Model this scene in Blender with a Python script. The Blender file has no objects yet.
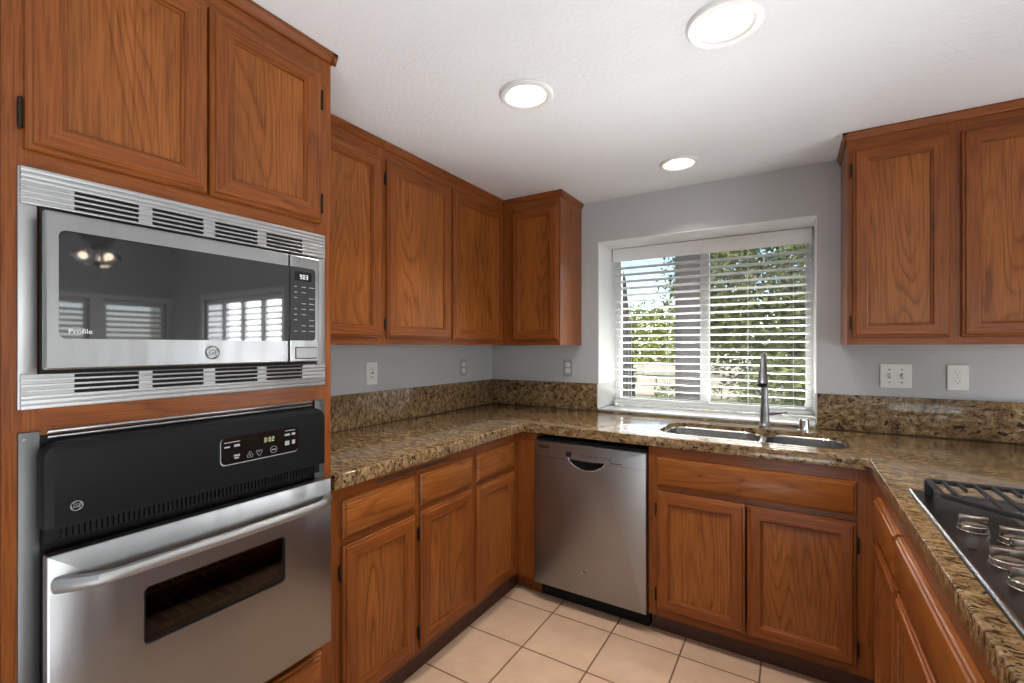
import bpy, bmesh, math, random
from mathutils import Vector, Matrix
random.seed(7)
S = bpy.context.scene
COL = S.collection
PI = math.pi

# ------------------------------------------------------------------ camera, world, light, exposure
cam_d = bpy.data.cameras.new('camera'); cam = bpy.data.objects.new('camera', cam_d); COL.objects.link(cam)
cam.location = (1.8842, -2.7899, 1.3233)
cam.rotation_euler = (PI / 2, 0, 0.5511)
cam_d.sensor_width = 36; cam_d.lens = 460.76 / 1024 * 36; cam_d.shift_y = 0.00473
cam_d.clip_start = 0.02
S.camera = cam
S.view_settings.view_transform = 'Standard'
S.view_settings.look = 'None'
S.view_settings.exposure = 0.0
S.view_settings.gamma = 1.0
S.view_settings.use_curve_mapping = False

world = bpy.data.worlds.new('sky'); S.world = world; world.use_nodes = True
wn = world.node_tree; wn.nodes.clear()
sky = wn.nodes.new('ShaderNodeTexSky'); sky.sky_type = 'NISHITA'; sky.sun_disc = False
sky.sun_elevation = math.radians(48); sky.sun_rotation = math.radians(200); sky.air_density = 1.0; sky.dust_density = 0.6
wb = wn.nodes.new('ShaderNodeBackground'); wb.inputs['Strength'].default_value = 0.31
wo = wn.nodes.new('ShaderNodeOutputWorld')
wn.links.new(sky.outputs[0], wb.inputs['Color']); wn.links.new(wb.outputs[0], wo.inputs['Surface'])

def lamp(name, kind, loc, rot, energy, color=(1, 1, 1), size=1, size_y=None):
    d = bpy.data.lights.new(name, kind); d.energy = energy; d.color = color
    if kind == 'AREA':
        d.size = size
        if size_y: d.shape = 'RECTANGLE'; d.size_y = size_y
    if kind == 'SUN': d.angle = math.radians(0.6)
    o = bpy.data.objects.new(name, d); COL.objects.link(o); o.location = loc; o.rotation_euler = rot
    return o
# sun behind the house, on the garden
lamp('sun', 'SUN', (0, -6, 9), (math.radians(44), 0, math.radians(-22)), 4.2, (1.0, 0.93, 0.80))
DAY = (0.93, 0.97, 1.0)
# daylight at the dining-side openings, plus added fill lamps out of view
lamp('daylight_dining_window', 'AREA', (4.75, 0.30, 1.30), (-PI / 2, 0, 0), 165, DAY, 1.7, 1.15)
lamp('ceiling_fill', 'AREA', (2.4, -3.5, .10), (PI, math.radians(0), 0), 54, (.86, .935, 1.0), 1.7, 1.6)  # added lamp facing up behind the camera, brightens the kitchen ceiling
lamp('dining_fill', 'AREA', (4.0, -1.6, .10), (PI, math.radians(-12), 0), 27, (.90, .95, 1.0), 1.0, 1.8)  # added upward lamp, stands in for light bounced off the dining floor
lamp('daylight_side_window', 'AREA', (6.75, -0.95, 1.30), (PI / 2, 0, PI / 2), 20, DAY, 1.7, 1.15)
lamp('daylight_side_door', 'AREA', (6.75, -3.4, 1.15), (PI / 2, 0, PI / 2), 130, DAY, 2.2, 2.0)
lamp('rear_window_fill', 'AREA', (3.4, -5.95, 1.55), (PI / 2, 0, 0), 12, DAY, 2.4, 1.3)  # fill light added from behind the camera, set at the unseen rear window
lamp('patio_fill', 'AREA', (1.4, 1.25, .45), (math.radians(-118), 0, 0), 380, (1, .985, .96), 1.9, .6)  # added lamp hidden below the sill, stands in for ground bounce into the recess

# ------------------------------------------------------------------ measured planes
XO, XB, XU = 0.6336, 0.613, 0.3027          # fronts: oven cabinet, left base units, left wall units
YB, YU = -0.650, -0.3226                    # fronts: sink-side base units, window-wall wall units
XR = 2.128                                  # front of the peninsula units
ZT, ZE, ZS = 0.915, 0.868, 1.087            # worktop top, worktop underside, splash top
ZU, ZC = 1.3304, 2.2475                     # wall-unit underside, kitchen ceiling
XW0, XW1, ZW = 0.8146, 1.977, 1.9866        # window recess

# ------------------------------------------------------------------ node helpers / materials
def nmat(name):
    m = bpy.data.materials.new(name); m.use_nodes = True
    nt = m.node_tree; nt.nodes.clear()
    out = nt.nodes.new('ShaderNodeOutputMaterial'); b = nt.nodes.new('ShaderNodeBsdfPrincipled')
    nt.links.new(b.outputs[0], out.inputs[0])
    return m, nt, b
def N(nt, t, **kw):
    n = nt.nodes.new(t)
    for k, v in kw.items():
        if k in n.inputs: n.inputs[k].default_value = v
        else: setattr(n, k, v)
    return n
def math_n(nt, op, a, b=None, clamp=False):
    n = nt.nodes.new('ShaderNodeMath'); n.operation = op; n.use_clamp = clamp
    for i, v in ((0, a), (1, b)):
        if v is None: continue
        if isinstance(v, (int, float)): n.inputs[i].default_value = v
        else: nt.links.new(v, n.inputs[i])
    return n.outputs[0]
def ramp(nt, fac, stops, interp='LINEAR'):
    n = nt.nodes.new('ShaderNodeValToRGB'); n.color_ramp.interpolation = interp
    els = n.color_ramp.elements
    while len(els) < len(stops): els.new(0.5)
    for e, (p, c) in zip(els, stops):
        e.position = p; e.color = (c[0], c[1], c[2], 1) if len(c) == 3 else c
    nt.links.new(fac, n.inputs[0]); return n.outputs[0]
def mixc(nt, fac, a, b, mode='MIX'):
    n = nt.nodes.new('ShaderNodeMix'); n.data_type = 'RGBA'; n.blend_type = mode
    for s, v in ((n.inputs[0], fac), (n.inputs[6], a), (n.inputs[7], b)):
        if isinstance(v, (int, float)): s.default_value = v
        elif isinstance(v, tuple): s.default_value = (v[0], v[1], v[2], 1)
        else: nt.links.new(v, s)
    return n.outputs[2]
def bump(nt, b, h, strength, dist):
    n = nt.nodes.new('ShaderNodeBump'); n.inputs['Strength'].default_value = strength; n.inputs['Distance'].default_value = dist
    nt.links.new(h, n.inputs['Height']); nt.links.new(n.outputs[0], b.inputs['Normal'])
def comb(nt, x, y, z):
    n = nt.nodes.new('ShaderNodeCombineXYZ')
    for i, v in enumerate((x, y, z)):
        if isinstance(v, (int, float)): n.inputs[i].default_value = v
        else: nt.links.new(v, n.inputs[i])
    return n.outputs[0]
def noise(nt, vec, scale, detail=2, rough=.5, dist=0):
    n = N(nt, 'ShaderNodeTexNoise', Scale=scale, Detail=detail, Roughness=rough, Distortion=dist)
    if vec is not None: nt.links.new(vec, n.inputs['Vector'])
    return n.outputs['Fac']

def plain(name, col, rough=.5, metal=0, spec=.5, emit=None, es=0, noise_amt=.04, coat=0):
    m, nt, b = nmat(name)
    tc = nt.nodes.new('ShaderNodeTexCoord')
    f = noise(nt, tc.outputs['Object'], 22, 3)
    c = ramp(nt, f, [(0.3, tuple(x * (1 - noise_amt) for x in col)), (0.7, tuple(min(1, x * (1 + noise_amt)) for x in col))])
    nt.links.new(c, b.inputs['Base Color'])
    b.inputs['Roughness'].default_value = rough; b.inputs['Metallic'].default_value = metal
    b.inputs['Specular IOR Level'].default_value = spec; b.inputs['Coat Weight'].default_value = coat
    if emit: b.inputs['Emission Color'].default_value = (*emit, 1); b.inputs['Emission Strength'].default_value = es
    return m

def oak(name, vertical, light=(0.2405, 0.07161, 0.01436), mid=(0.2038, 0.0569, 0.01089), dark=(0.1285, 0.03335, 0.006435), cathedral=True, rough=.30, fade0=.15, fade1=.80):
    m, nt, b = nmat(name)
    tc = nt.nodes.new('ShaderNodeTexCoord'); sp = nt.nodes.new('ShaderNodeSeparateXYZ')
    nt.links.new(tc.outputs['Object'], sp.inputs[0])
    h = math_n(nt, 'ADD', sp.outputs[0], sp.outputs[1]); v = sp.outputs[2]
    a, l = (h, v) if vertical else (v, h)
    oi = nt.nodes.new('ShaderNodeObjectInfo'); r = math_n(nt, 'MULTIPLY', oi.outputs['Random'], 61.0)
    fa, fl, lines = (5.2, .62, 26) if cathedral else (11.0, .42, 16)
    n1 = noise(nt, comb(nt, math_n(nt, 'MULTIPLY', a, fa), math_n(nt, 'MULTIPLY', l, fl), r), 1.0, 1.4, .42, .12)
    wob = noise(nt, comb(nt, math_n(nt, 'MULTIPLY', a, 70), math_n(nt, 'MULTIPLY', l, 7), r), 1.0, 2, .55)
    nn = math_n(nt, 'ADD', math_n(nt, 'MULTIPLY', n1, lines), math_n(nt, 'MULTIPLY', wob, .38))
    fr = math_n(nt, 'FRACT', nn)
    c = ramp(nt, fr, [(0.0, dark), (0.14, mid), (0.40, light), (0.80, light), (0.95, mid), (1.0, dark)])
    # growth lines fade in and out along the board
    fade = noise(nt, comb(nt, math_n(nt, 'MULTIPLY', a, 9), math_n(nt, 'MULTIPLY', l, 2.2), math_n(nt, 'ADD', r, 7.0)), 1.0, 1, .5)
    c = mixc(nt, ramp(nt, fade, [(.35, (fade0,) * 3), (.65, (fade1,) * 3)]), light, c)
    pores = noise(nt, comb(nt, math_n(nt, 'MULTIPLY', a, 300), math_n(nt, 'MULTIPLY', l, 7), r), 1.0, 2.5, .6)
    pm = ramp(nt, pores, [(0.36, (.56, .48, .44)), (0.56, (1, 1, 1))])
    c = mixc(nt, .75, c, pm, 'MULTIPLY')
    big = noise(nt, comb(nt, math_n(nt, 'MULTIPLY', a, 8), math_n(nt, 'MULTIPLY', l, .9), r), 1.0, 2, .5)
    tone = ramp(nt, big, [(0.3, (.84, .79, .75)), (0.7, (1.1, 1.07, 1.05))])
    c = mixc(nt, 1.0, c, tone, 'MULTIPLY')
    nt.links.new(c, b.inputs['Base Color'])
    b.inputs['Roughness'].default_value = rough
    b.inputs['Specular IOR Level'].default_value = .22
    b.inputs['Coat Weight'].default_value = .09; b.inputs['Coat Roughness'].default_value = .16
    bump(nt, b, pores, .10, .0006)
    return m

OAK_V = oak('oak_upright_grain', True, cathedral=False)
OAK_H = oak('oak_level_grain', False, cathedral=False)
OAK_P = oak('oak_panel_cathedral_grain', True, light=(0.2919, 0.0981, 0.01931), mid=(0.2405, 0.07456, 0.01366), dark=(0.1377, 0.0363, 0.006435), fade0=.35, fade1=1.0)
OAK_E = oak('oak_end_panel', True, light=(0.2754, 0.08927, 0.01782))
OAK_D = oak('oak_drawer_front', False, light=(0.28, 0.09221, 0.01832), mid=(0.2341, 0.07161, 0.01337), cathedral=True)
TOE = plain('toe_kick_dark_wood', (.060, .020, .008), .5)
BRONZE = plain('dark_bronze', (.020, .014, .010), .4, .6)
BLACKHOLE = plain('black_shadow_gap', (.006, .006, .006), .7)

def granite():
    m, nt, b = nmat('gold_brown_granite')
    tc = nt.nodes.new('ShaderNodeTexCoord')
    mp = N(nt, 'ShaderNodeMapping'); mp.inputs['Rotation'].default_value = (.5, .9, .7); mp.inputs['Scale'].default_value = (1, 2.4, 1.3)
    nt.links.new(tc.outputs['Object'], mp.inputs[0]); v = mp.outputs[0]
    warp = N(nt, 'ShaderNodeTexNoise', Scale=7, Detail=2); nt.links.new(v, warp.inputs['Vector'])
    wv = nt.nodes.new('ShaderNodeVectorMath'); wv.operation = 'MULTIPLY_ADD'
    nt.links.new(warp.outputs['Color'], wv.inputs[0]); wv.inputs[1].default_value = (.10, .10, .10); nt.links.new(v, wv.inputs[2])
    v2 = wv.outputs[0]
    n1 = noise(nt, v2, 30, 5, .66)
    n2 = noise(nt, v2, 40, 4, .62)
    n3 = noise(nt, v2, 7, 2, .5)
    c = ramp(nt, n1, [(.32, (0.06732, 0.03326, 0.01267)), (.44, (0.1703, 0.103, 0.04752)), (.55, (0.2653, 0.1822, 0.09346)), (.68, (0.3802, 0.297, 0.1861))])
    c = mixc(nt, 1.0, c, ramp(nt, n3, [(.3, (.78, .72, .66)), (.7, (1.10, 1.07, 1.02))]), 'MULTIPLY')
    dk = ramp(nt, n2, [(.385, (1, 1, 1)), (.425, (0, 0, 0))])
    c = mixc(nt, dk, c, (.022, .014, .009))
    sp = noise(nt, tc.outputs['Object'], 150, 2, .5)
    c = mixc(nt, ramp(nt, sp, [(.33, (1, 1, 1)), (.40, (0, 0, 0))]), c, (.05, .03, .016))
    nt.links.new(c, b.inputs['Base Color'])
    b.inputs['Roughness'].default_value = .08; b.inputs['Specular IOR Level'].default_value = .42
    return m
GRANITE = granite()

def steel(name, col=(.56, .56, .55), rough=.27, aniso=.5, wav=.35, axis='h'):
    m, nt, b = nmat(name)
    tc = nt.nodes.new('ShaderNodeTexCoord'); sp = nt.nodes.new('ShaderNodeSeparateXYZ'); nt.links.new(tc.outputs['Object'], sp.inputs[0])
    h = math_n(nt, 'ADD', sp.outputs[0], sp.outputs[1])
    br = noise(nt, comb(nt, math_n(nt, 'MULTIPLY', h, 6), 0.0, math_n(nt, 'MULTIPLY', sp.outputs[2], 900)), 1.0, 2, .6)
    c = ramp(nt, br, [(.3, tuple(x * .975 for x in col)), (.7, tuple(x * 1.02 for x in col))])
    nt.links.new(c, b.inputs['Base Color'])
    b.inputs['Metallic'].default_value = 1
    rr = ramp(nt, br, [(.3, (rough * .95,) * 3), (.7, (rough * 1.05,) * 3)]); nt.links.new(rr, b.inputs['Roughness'])
    w = noise(nt, comb(nt, math_n(nt, 'MULTIPLY', h, 13), 0.0, math_n(nt, 'MULTIPLY', sp.outputs[2], .9)), 1.0, 1.5, .5)
    bump(nt, b, w, wav, .004)
    return m
STEEL = steel('brushed_stainless', (.30, .30, .299), .30, wav=.9)
STEEL_DW = steel('brushed_stainless_dull', (.33, .334, .338), .36, wav=.10)
STEEL_TRIM = steel('satin_aluminium_trim', (.37, .37, .367), .42, wav=.0)
STEEL_FL = steel('dull_steel_flange', (.125, .125, .124), .42, wav=.05)
STEEL_SINK = steel('sink_stainless', (.60, .59, .57), .22, wav=.1)
STEEL_DK = plain('cooktop_stainless', (.10, .096, .098), .30, 1.0)
CHROME = plain('chrome', (.72, .72, .72), .09, 1.0, noise_amt=.02)
NICKEL = plain('brushed_nickel_faucet', (.25, .252, .255), .33, 1.0)
KNOB = plain('polished_steel_knob', (.40, .34, .285), .20, 1.0, noise_amt=.02)
IRON = plain('cast_iron', (.018, .018, .019), .5)
BLK = plain('black_enamel', (.008, .008, .0085), .42, 0, .10)
BLK_MATT = plain('black_plastic', (.010, .010, .0105), .5, 0, .12)
def glassy(name, col, ior=1.75, rough=.02):
    m = plain(name, col, rough, 0, .5, noise_amt=.01)
    m.node_tree.nodes['Principled BSDF'].inputs['IOR'].default_value = ior
    return m
MWGLASS = glassy('microwave_black_glass', (.022, .022, .023), 1.85, .03)
DISPGLASS = glassy('display_black_glass', (.006, .006, .006), 1.5, .06)
WHITE_PAINT = plain('white_paint', (.80, .80, .79), .42, noise_amt=.01)
BLIND = plain('white_blind_slat', (.83, .83, .82), .38, noise_amt=.01)
SILLW = plain('white_glossy_sill', (.52, .52, .51), .08, noise_amt=.02)
PLATE = plain('white_plastic_plate', (.74, .74, .72), .35, noise_amt=.01)
PLATE_G = plain('grey_plastic_plate', (.36, .36, .36), .4, noise_amt=.01)
SLOT = plain('dark_slot', (.02, .02, .02), .6)
MARK = plain('pale_print', (.30, .30, .30), .5)
MARKW = plain('white_print', (.75, .75, .75), .5)
LED_W = plain('pale_led_digits', (.5, .5, .5), .5, emit=(.85, .9, .9), es=.55)
LED_G = plain('amber_green_led_digits', (.3, .3, .2), .5, emit=(.62, .66, .30), es=.42)
LENS = plain('lit_lens', (.9, .9, .9), .4, emit=(1.0, .90, .76), es=9.0, noise_amt=.0)
BAFFLE = plain('grey_baffle', (.30, .30, .30), .4)
BULB = plain('lit_bulb', (.9, .9, .9), .4, emit=(1.0, .82, .58), es=14.0, noise_amt=.0)

def rough_paint(name, col, s, strength, rough=.7):
    m, nt, b = nmat(name)
    tc = nt.nodes.new('ShaderNodeTexCoord')
    n1 = noise(nt, tc.outputs['Object'], s, 3, .55); n2 = noise(nt, tc.outputs['Object'], 2.0, 2)
    c = ramp(nt, n2, [(.3, tuple(x * .985 for x in col)), (.7, tuple(x * 1.01 for x in col))])
    nt.links.new(c, b.inputs['Base Color']); b.inputs['Roughness'].default_value = rough
    bump(nt, b, n1, strength, .004)
    return m
WALL = rough_paint('grey_wall_paint', (.475, .480, .487), 90, .30)
CEIL = rough_paint('white_ceiling_paint', (.82, .845, .875), 75, .65)

def tile_floor():
    m, nt, b = nmat('tan_floor_tile')
    tc = nt.nodes.new('ShaderNodeTexCoord'); sp = nt.nodes.new('ShaderNodeSeparateXYZ'); nt.links.new(tc.outputs['Object'], sp.inputs[0])
    s = .3015; ds = []; ids = []
    for k, off in ((0, .8588), (1, -.7357)):
        t = math_n(nt, 'DIVIDE', math_n(nt, 'SUBTRACT', sp.outputs[k], off), s)
        f = math_n(nt, 'FRACT', math_n(nt, 'ADD', t, 50.0))
        d = math_n(nt, 'MINIMUM', f, math_n(nt, 'SUBTRACT', 1.0, f)); ds.append(d); ids.append(math_n(nt, 'FLOOR', t))
    d = math_n(nt, 'MINIMUM', ds[0], ds[1])
    wn_ = nt.nodes.new('ShaderNodeTexWhiteNoise'); nt.links.new(comb(nt, ids[0], ids[1], 0.0), wn_.inputs[0])
    n1 = noise(nt, tc.outputs['Object'], 9, 4, .6)
    tilec = ramp(nt, n1, [(.3, (.525, .342, .228)), (.7, (.62, .422, .290))])
    tone = ramp(nt, wn_.outputs['Value'], [(0, (.95, .95, .95)), (1, (1.04, 1.03, 1.02))])
    tilec = mixc(nt, 1.0, tilec, tone, 'MULTIPLY')
    g = ramp(nt, d, [(.0085, (0, 0, 0)), (.0125, (1, 1, 1))])
    c = mixc(nt, g, (.13, .065, .032), tilec)
    nt.links.new(c, b.inputs['Base Color'])
    nt.links.new(ramp(nt, g, [(0, (.8,) * 3), (1, (.36,) * 3)]), b.inputs['Roughness'])
    bump(nt, b, ramp(nt, d, [(.006, (0, 0, 0)), (.02, (1, 1, 1))]), .5, .003)
    return m
TILE = tile_floor()

def glass_mat(name, tint=(1, 1, 1), refl=1.0):
    m = bpy.data.materials.new(name); m.use_nodes = True; nt = m.node_tree; nt.nodes.clear()
    out = nt.nodes.new('ShaderNodeOutputMaterial'); mx = nt.nodes.new('ShaderNodeMixShader')
    tr = nt.nodes.new('ShaderNodeBsdfTransparent'); gl = nt.nodes.new('ShaderNodeBsdfGlossy'); fr = N(nt, 'ShaderNodeFresnel', IOR=1.45)
    tr.inputs[0].default_value = (*tint, 1); gl.inputs['Roughness'].default_value = .02
    nt.links.new(math_n(nt, 'MULTIPLY', fr.outputs[0], refl), mx.inputs[0])
    nt.links.new(tr.outputs[0], mx.inputs[1]); nt.links.new(gl.outputs[0], mx.inputs[2]); nt.links.new(mx.outputs[0], out.inputs[0])
    return m
PANE = glass_mat('window_glass', (.97, .98, .98))
OVENGLASS = glass_mat('oven_door_glass', (.62, .53, .48), 1.0)
SHADE = glass_mat('clear_glass_shade', (.93, .93, .93), 1.6)

# ------------------------------------------------------------------ mesh helpers
class MB:
    def __init__(s): s.bm = bmesh.new()
    def merge(s, tb, mi=0):
        for f in tb.faces: f.material_index = mi
        me = bpy.data.meshes.new('t'); tb.to_mesh(me); tb.free(); s.bm.from_mesh(me); bpy.data.meshes.remove(me); return s
    def box(s, x0, x1, y0, y1, z0, z1, mi=0, bev=0, seg=2, mat=None):
        tb = bmesh.new(); bmesh.ops.create_cube(tb, size=1)
        x0, x1 = sorted((x0, x1)); y0, y1 = sorted((y0, y1)); z0, z1 = sorted((z0, z1))
        for v in tb.verts: v.co = Vector((x0 + (v.co.x + .5) * (x1 - x0), y0 + (v.co.y + .5) * (y1 - y0), z0 + (v.co.z + .5) * (z1 - z0)))
        if bev: bmesh.ops.bevel(tb, geom=tb.edges[:], offset=bev, segments=seg, affect='EDGES', profile=.5)
        if mat is not None: tb.transform(mat)
        return s.merge(tb, mi)
    def cyl(s, p, q, r, r2=None, n=20, mi=0, cap=True):
        p, q = Vector(p), Vector(q); r2 = r if r2 is None else r2
        tb = bmesh.new(); d = q - p
        bmesh.ops.create_cone(tb, cap_ends=cap, segments=n, radius1=r, radius2=r2, depth=d.length)
        tb.transform(Matrix.Translation((p + q) / 2) @ d.to_track_quat('Z', 'Y').to_matrix().to_4x4())
        return s.merge(tb, mi)
    def sphere(s, c, r, sc=(1, 1, 1), mi=0, u=16, v=10):
        tb = bmesh.new(); bmesh.ops.create_uvsphere(tb, u_segments=u, v_segments=v, radius=r)
        tb.transform(Matrix.Translation(c) @ Matrix.Diagonal((*sc, 1))); return s.merge(tb, mi)
    def tube(s, pts, r, n=10, mi=0, flat=1.0, up=None):
        tb = bmesh.new(); pts = [Vector(p) for p in pts]; rings = []
        rs = r if isinstance(r, (list, tuple)) else [r] * len(pts)
        side = None
        for i, p in enumerate(pts):
            t = (pts[min(i + 1, len(pts) - 1)] - pts[max(i - 1, 0)]).normalized()
            if side is None:
                ref = Vector(up) if up else (Vector((0, 0, 1)) if abs(t.z) < .9 else Vector((1, 0, 0)))
                side = t.cross(ref).normalized()
            else: side = (side - t * side.dot(t)).normalized()
            o = side.cross(t).normalized()
            rings.append([tb.verts.new(p + side * (math.cos(2 * PI * k / n) * rs[i]) + o * (math.sin(2 * PI * k / n) * rs[i] * flat)) for k in range(n)])
        for A, B in zip(rings, rings[1:]):
            for k in range(n): tb.faces.new((A[k], A[(k + 1) % n], B[(k + 1) % n], B[k]))
        tb.faces.new(rings[0][::-1]); tb.faces.new(rings[-1])
        return s.merge(tb, mi)
    def lathe(s, prof, c, n=28, mi=0, axis='Z', closed=False, caps=True):
        tb = bmesh.new(); rings = []
        for r, h in prof:
            ring = []
            for k in range(n):
                a = 2 * PI * k / n; ca, sa = r * math.cos(a), r * math.sin(a)
                co = {'Z': (ca, sa, h), 'X': (h, ca, sa), 'Y': (ca, h, sa)}[axis]
                ring.append(tb.verts.new(Vector(co) + Vector(c)))
            rings.append(ring)
        prs = list(zip(rings, rings[1:]))
        if closed: prs.append((rings[-1], rings[0]))
        for A, B in prs:
            for k in range(n): tb.faces.new((A[k], A[(k + 1) % n], B[(k + 1) % n], B[k]))
        if not closed and caps:
            if prof[0][0] > 1e-6: tb.faces.new(rings[0][::-1])
            if prof[-1][0] > 1e-6: tb.faces.new(rings[-1])
        bmesh.ops.remove_doubles(tb, verts=tb.verts, dist=1e-7)
        return s.merge(tb, mi)
    def loft(s, rings, mi=0, cap0=True, cap1=True):
        tb = bmesh.new(); R = [[tb.verts.new(p) for p in r] for r in rings]; n = len(R[0])
        for A, B in zip(R, R[1:]):
            for k in range(n): tb.faces.new((A[k], A[(k + 1) % n], B[(k + 1) % n], B[k]))
        if cap0: tb.faces.new(R[0][::-1])
        if cap1: tb.faces.new(R[-1])
        return s.merge(tb, mi)
    def quad(s, a, b, c, d, mi=0):
        f = s.bm.faces.new([s.bm.verts.new(p) for p in (a, b, c, d)]); f.material_index = mi; return s

BASE = {}
def origin(o): return BASE.get(o.name, Vector((0, 0, 0)))
def obj(name, mb, mats, parent=None, base=None, smooth=True, recalc=True):
    """link a mesh object; its vertices are given in room coordinates"""
    bm = mb.bm if isinstance(mb, MB) else mb
    if recalc: bmesh.ops.recalc_face_normals(bm, faces=bm.faces)
    b = origin(parent) if parent else (Vector(base) if base else Vector((0, 0, 0)))
    bmesh.ops.translate(bm, verts=bm.verts, vec=-b)
    me = bpy.data.meshes.new(name); bm.to_mesh(me); bm.free()
    for m in (mats if isinstance(mats, (list, tuple)) else [mats]): me.materials.append(m)
    if smooth:
        me.polygons.foreach_set('use_smooth', [True] * len(me.polygons)); me.set_sharp_from_angle(angle=math.radians(24))
    o = bpy.data.objects.new(name, me); COL.objects.link(o)
    if parent: o.parent = parent
    else: o.location = b
    BASE[o.name] = b
    return o
def tag(o, label, cat, group=None, kind=None):
    o['label'] = label; o['category'] = cat
    if group: o['group'] = group
    if kind: o['kind'] = kind
    return o
def thing(name, label, cat, loc, group=None):
    o = bpy.data.objects.new(name, None); COL.objects.link(o); o.location = loc; o.empty_display_size = .05
    BASE[o.name] = Vector(loc)
    return tag(o, label, cat, group)
def struct(name, mb, mats, label=None, parent=None):
    o = obj(name, mb, mats, parent)
    if not parent:
        o['kind'] = 'structure'
        if label: o['label'] = label; o['category'] = name.split('_')[0]
    return o
def boolean_cut(o, cutters):
    deps = None
    for c in cutters:
        md = o.modifiers.new('cut', 'BOOLEAN'); md.operation = 'DIFFERENCE'; md.object = c; md.solver = 'EXACT'
    bpy.context.view_layer.update()
    deps = bpy.context.evaluated_depsgraph_get()
    me = bpy.data.meshes.new_from_object(o.evaluated_get(deps))
    o.modifiers.clear(); old = o.data; nm = old.name; o.data = me; bpy.data.meshes.remove(old); me.name = nm
    me.polygons.foreach_set('use_smooth', [True] * len(me.polygons)); me.set_sharp_from_angle(angle=math.radians(32))
    for c in cutters: bpy.data.objects.remove(c)
def cutter(mb):
    bmesh.ops.recalc_face_normals(mb.bm, faces=mb.bm.faces)
    me = bpy.data.meshes.new('cutter'); mb.bm.to_mesh(me); mb.bm.free(); o = bpy.data.objects.new('cutter', me); COL.objects.link(o); return o

# a flat frame on a cabinet front: (u along the front, v up, w outwards)
def fr_x(plane): return lambda u, v, w: Vector((plane + w, u, v))
def fr_xm(plane): return lambda u, v, w: Vector((plane - w, u, v))
def fr_y(plane): return lambda u, v, w: Vector((u, plane - w, v))
def fbox(mb, F, u0, u1, v0, v1, w0, w1, mi=0, bev=0):
    a, b = F(u0, v0, w0), F(u1, v1, w1); return mb.box(a.x, b.x, a.y, b.y, a.z, b.z, mi, bev)
def rrect(u0, u1, v0, v1, r, n=6):
    rs = r if isinstance(r, (list, tuple)) else (r,) * 4      # bl, br, tr, tl
    out = []
    for (cu, cv, a0), q in zip(((u0, v0, PI), (u1, v0, 1.5 * PI), (u1, v1, 0), (u0, v1, .5 * PI)), rs):
        su = 1 if cu == u0 else -1; sv = 1 if cv == v0 else -1
        for k in range(n + 1):
            a = a0 + .5 * PI * k / n
            out.append((cu + su * q + q * math.cos(a), cv + sv * q + q * math.sin(a)))
    return out
def fplate(mb, F, u0, u1, v0, v1, r, w0, w1, mi=0, soft=0, n=6):
    p = rrect(u0, u1, v0, v1, r, n)
    rings = [[F(u, v, w0) for u, v in p]]
    if soft:
        rings.append([F(u, v, w1 - soft) for u, v in p])
        k = soft * .35
        rr = tuple(max(1e-5, x - k) for x in (r if isinstance(r, (list, tuple)) else (r,) * 4))
        p1 = rrect(u0 + k, u1 - k, v0 + k, v1 - k, rr, n); rings.append([F(u, v, w1 - soft * .3) for u, v in p1])
        rr = tuple(max(1e-5, x - soft) for x in (r if isinstance(r, (list, tuple)) else (r,) * 4))
        p2 = rrect(u0 + soft, u1 - soft, v0 + soft, v1 - soft, rr, n); rings.append([F(u, v, w1) for u, v in p2])
    else: rings.append([F(u, v, w1) for u, v in p])
    return mb.loft(rings, mi)

DOOR_T = .020
def door(root, F, u0, u1, v0, v1, hinge=None, name='door'):
    prof = [(0, 0), (0, .010), (.003, .0135), (.009, .0145), (.011, .0185), (.014, .020), (.049, .020), (.052, .0185), (.0535, .0150), (.058, .0140), (.060, .0075)]
    mb = MB(); bm = mb.bm
    def ring(d, w): return [F(u0 + d, v0 + d, w), F(u1 - d, v0 + d, w), F(u1 - d, v1 - d, w), F(u0 + d, v1 - d, w)]
    R = [[bm.verts.new(p) for p in ring(d, w)] for d, w in prof]
    for A, B in zip(R, R[1:]):
        for k in range(4):
            f = bm.faces.new((A[k], A[(k + 1) % 4], B[(k + 1) % 4], B[k])); f.material_index = 1 if k in (0, 2) else 0
    f = [R[0][k] for k in range(4)]; g = [R[-1][k] for k in range(4)]
    for k in range(4): bm.faces.new((f[k], f[(k + 1) % 4], g[(k + 1) % 4], g[k]))
    d = obj(name, mb, [OAK_V, OAK_H], root)
    p = MB(); fbox(p, F, u0 + .0585, u1 - .0585, v0 + .0585, v1 - .0585, .0012, .0085)
    obj('panel', p, OAK_P, d)
    if hinge:
        for v in (v0 + .065, v1 - .085):
            h = MB(); u = u0 - .006 if hinge == 'lo' else u1 + .006
            fbox(h, F, u - .0035, u + .0035, v - .022, v + .022, .0006, .008, bev=.002)
            h.cyl(F(u, v - .025, .008), F(u, v + .025, .008), .0036, n=10)
            h.sphere(F(u, v - .026, .008), .0045, u=8, v=6); h.sphere(F(u, v + .026, .008), .0045, u=8, v=6)
            obj('hinge', h, BRONZE, d)
    return d
def drawer_front(root, F, u0, u1, v0, v1, name='drawer_front'):
    prof = [(0, .0006), (0, .010), (.003, .0135), (.008, .0145), (.0105, .0185), (.014, .020)]
    mb = MB()
    mb.loft([[F(u0 + d, v0 + d, w), F(u1 - d, v0 + d, w), F(u1 - d, v1 - d, w), F(u0 + d, v1 - d, w)] for d, w in prof])
    return obj(name, mb, OAK_D, root)
def face_frame(root, F, us, vs, t=.019):
    """us: stile (u0,u1[,v0,v1]); vs: rail (u0,u1,v0,v1)"""
    mb = MB()
    for u in us: fbox(mb, F, u[0], u[1], u[2], u[3], -t, 0, 0)
    for r in vs: fbox(mb, F, r[0], r[1], r[2], r[3], -t, -.0004, 1)
    return obj('face_frame', mb, [OAK_V, OAK_H], root)
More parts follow.
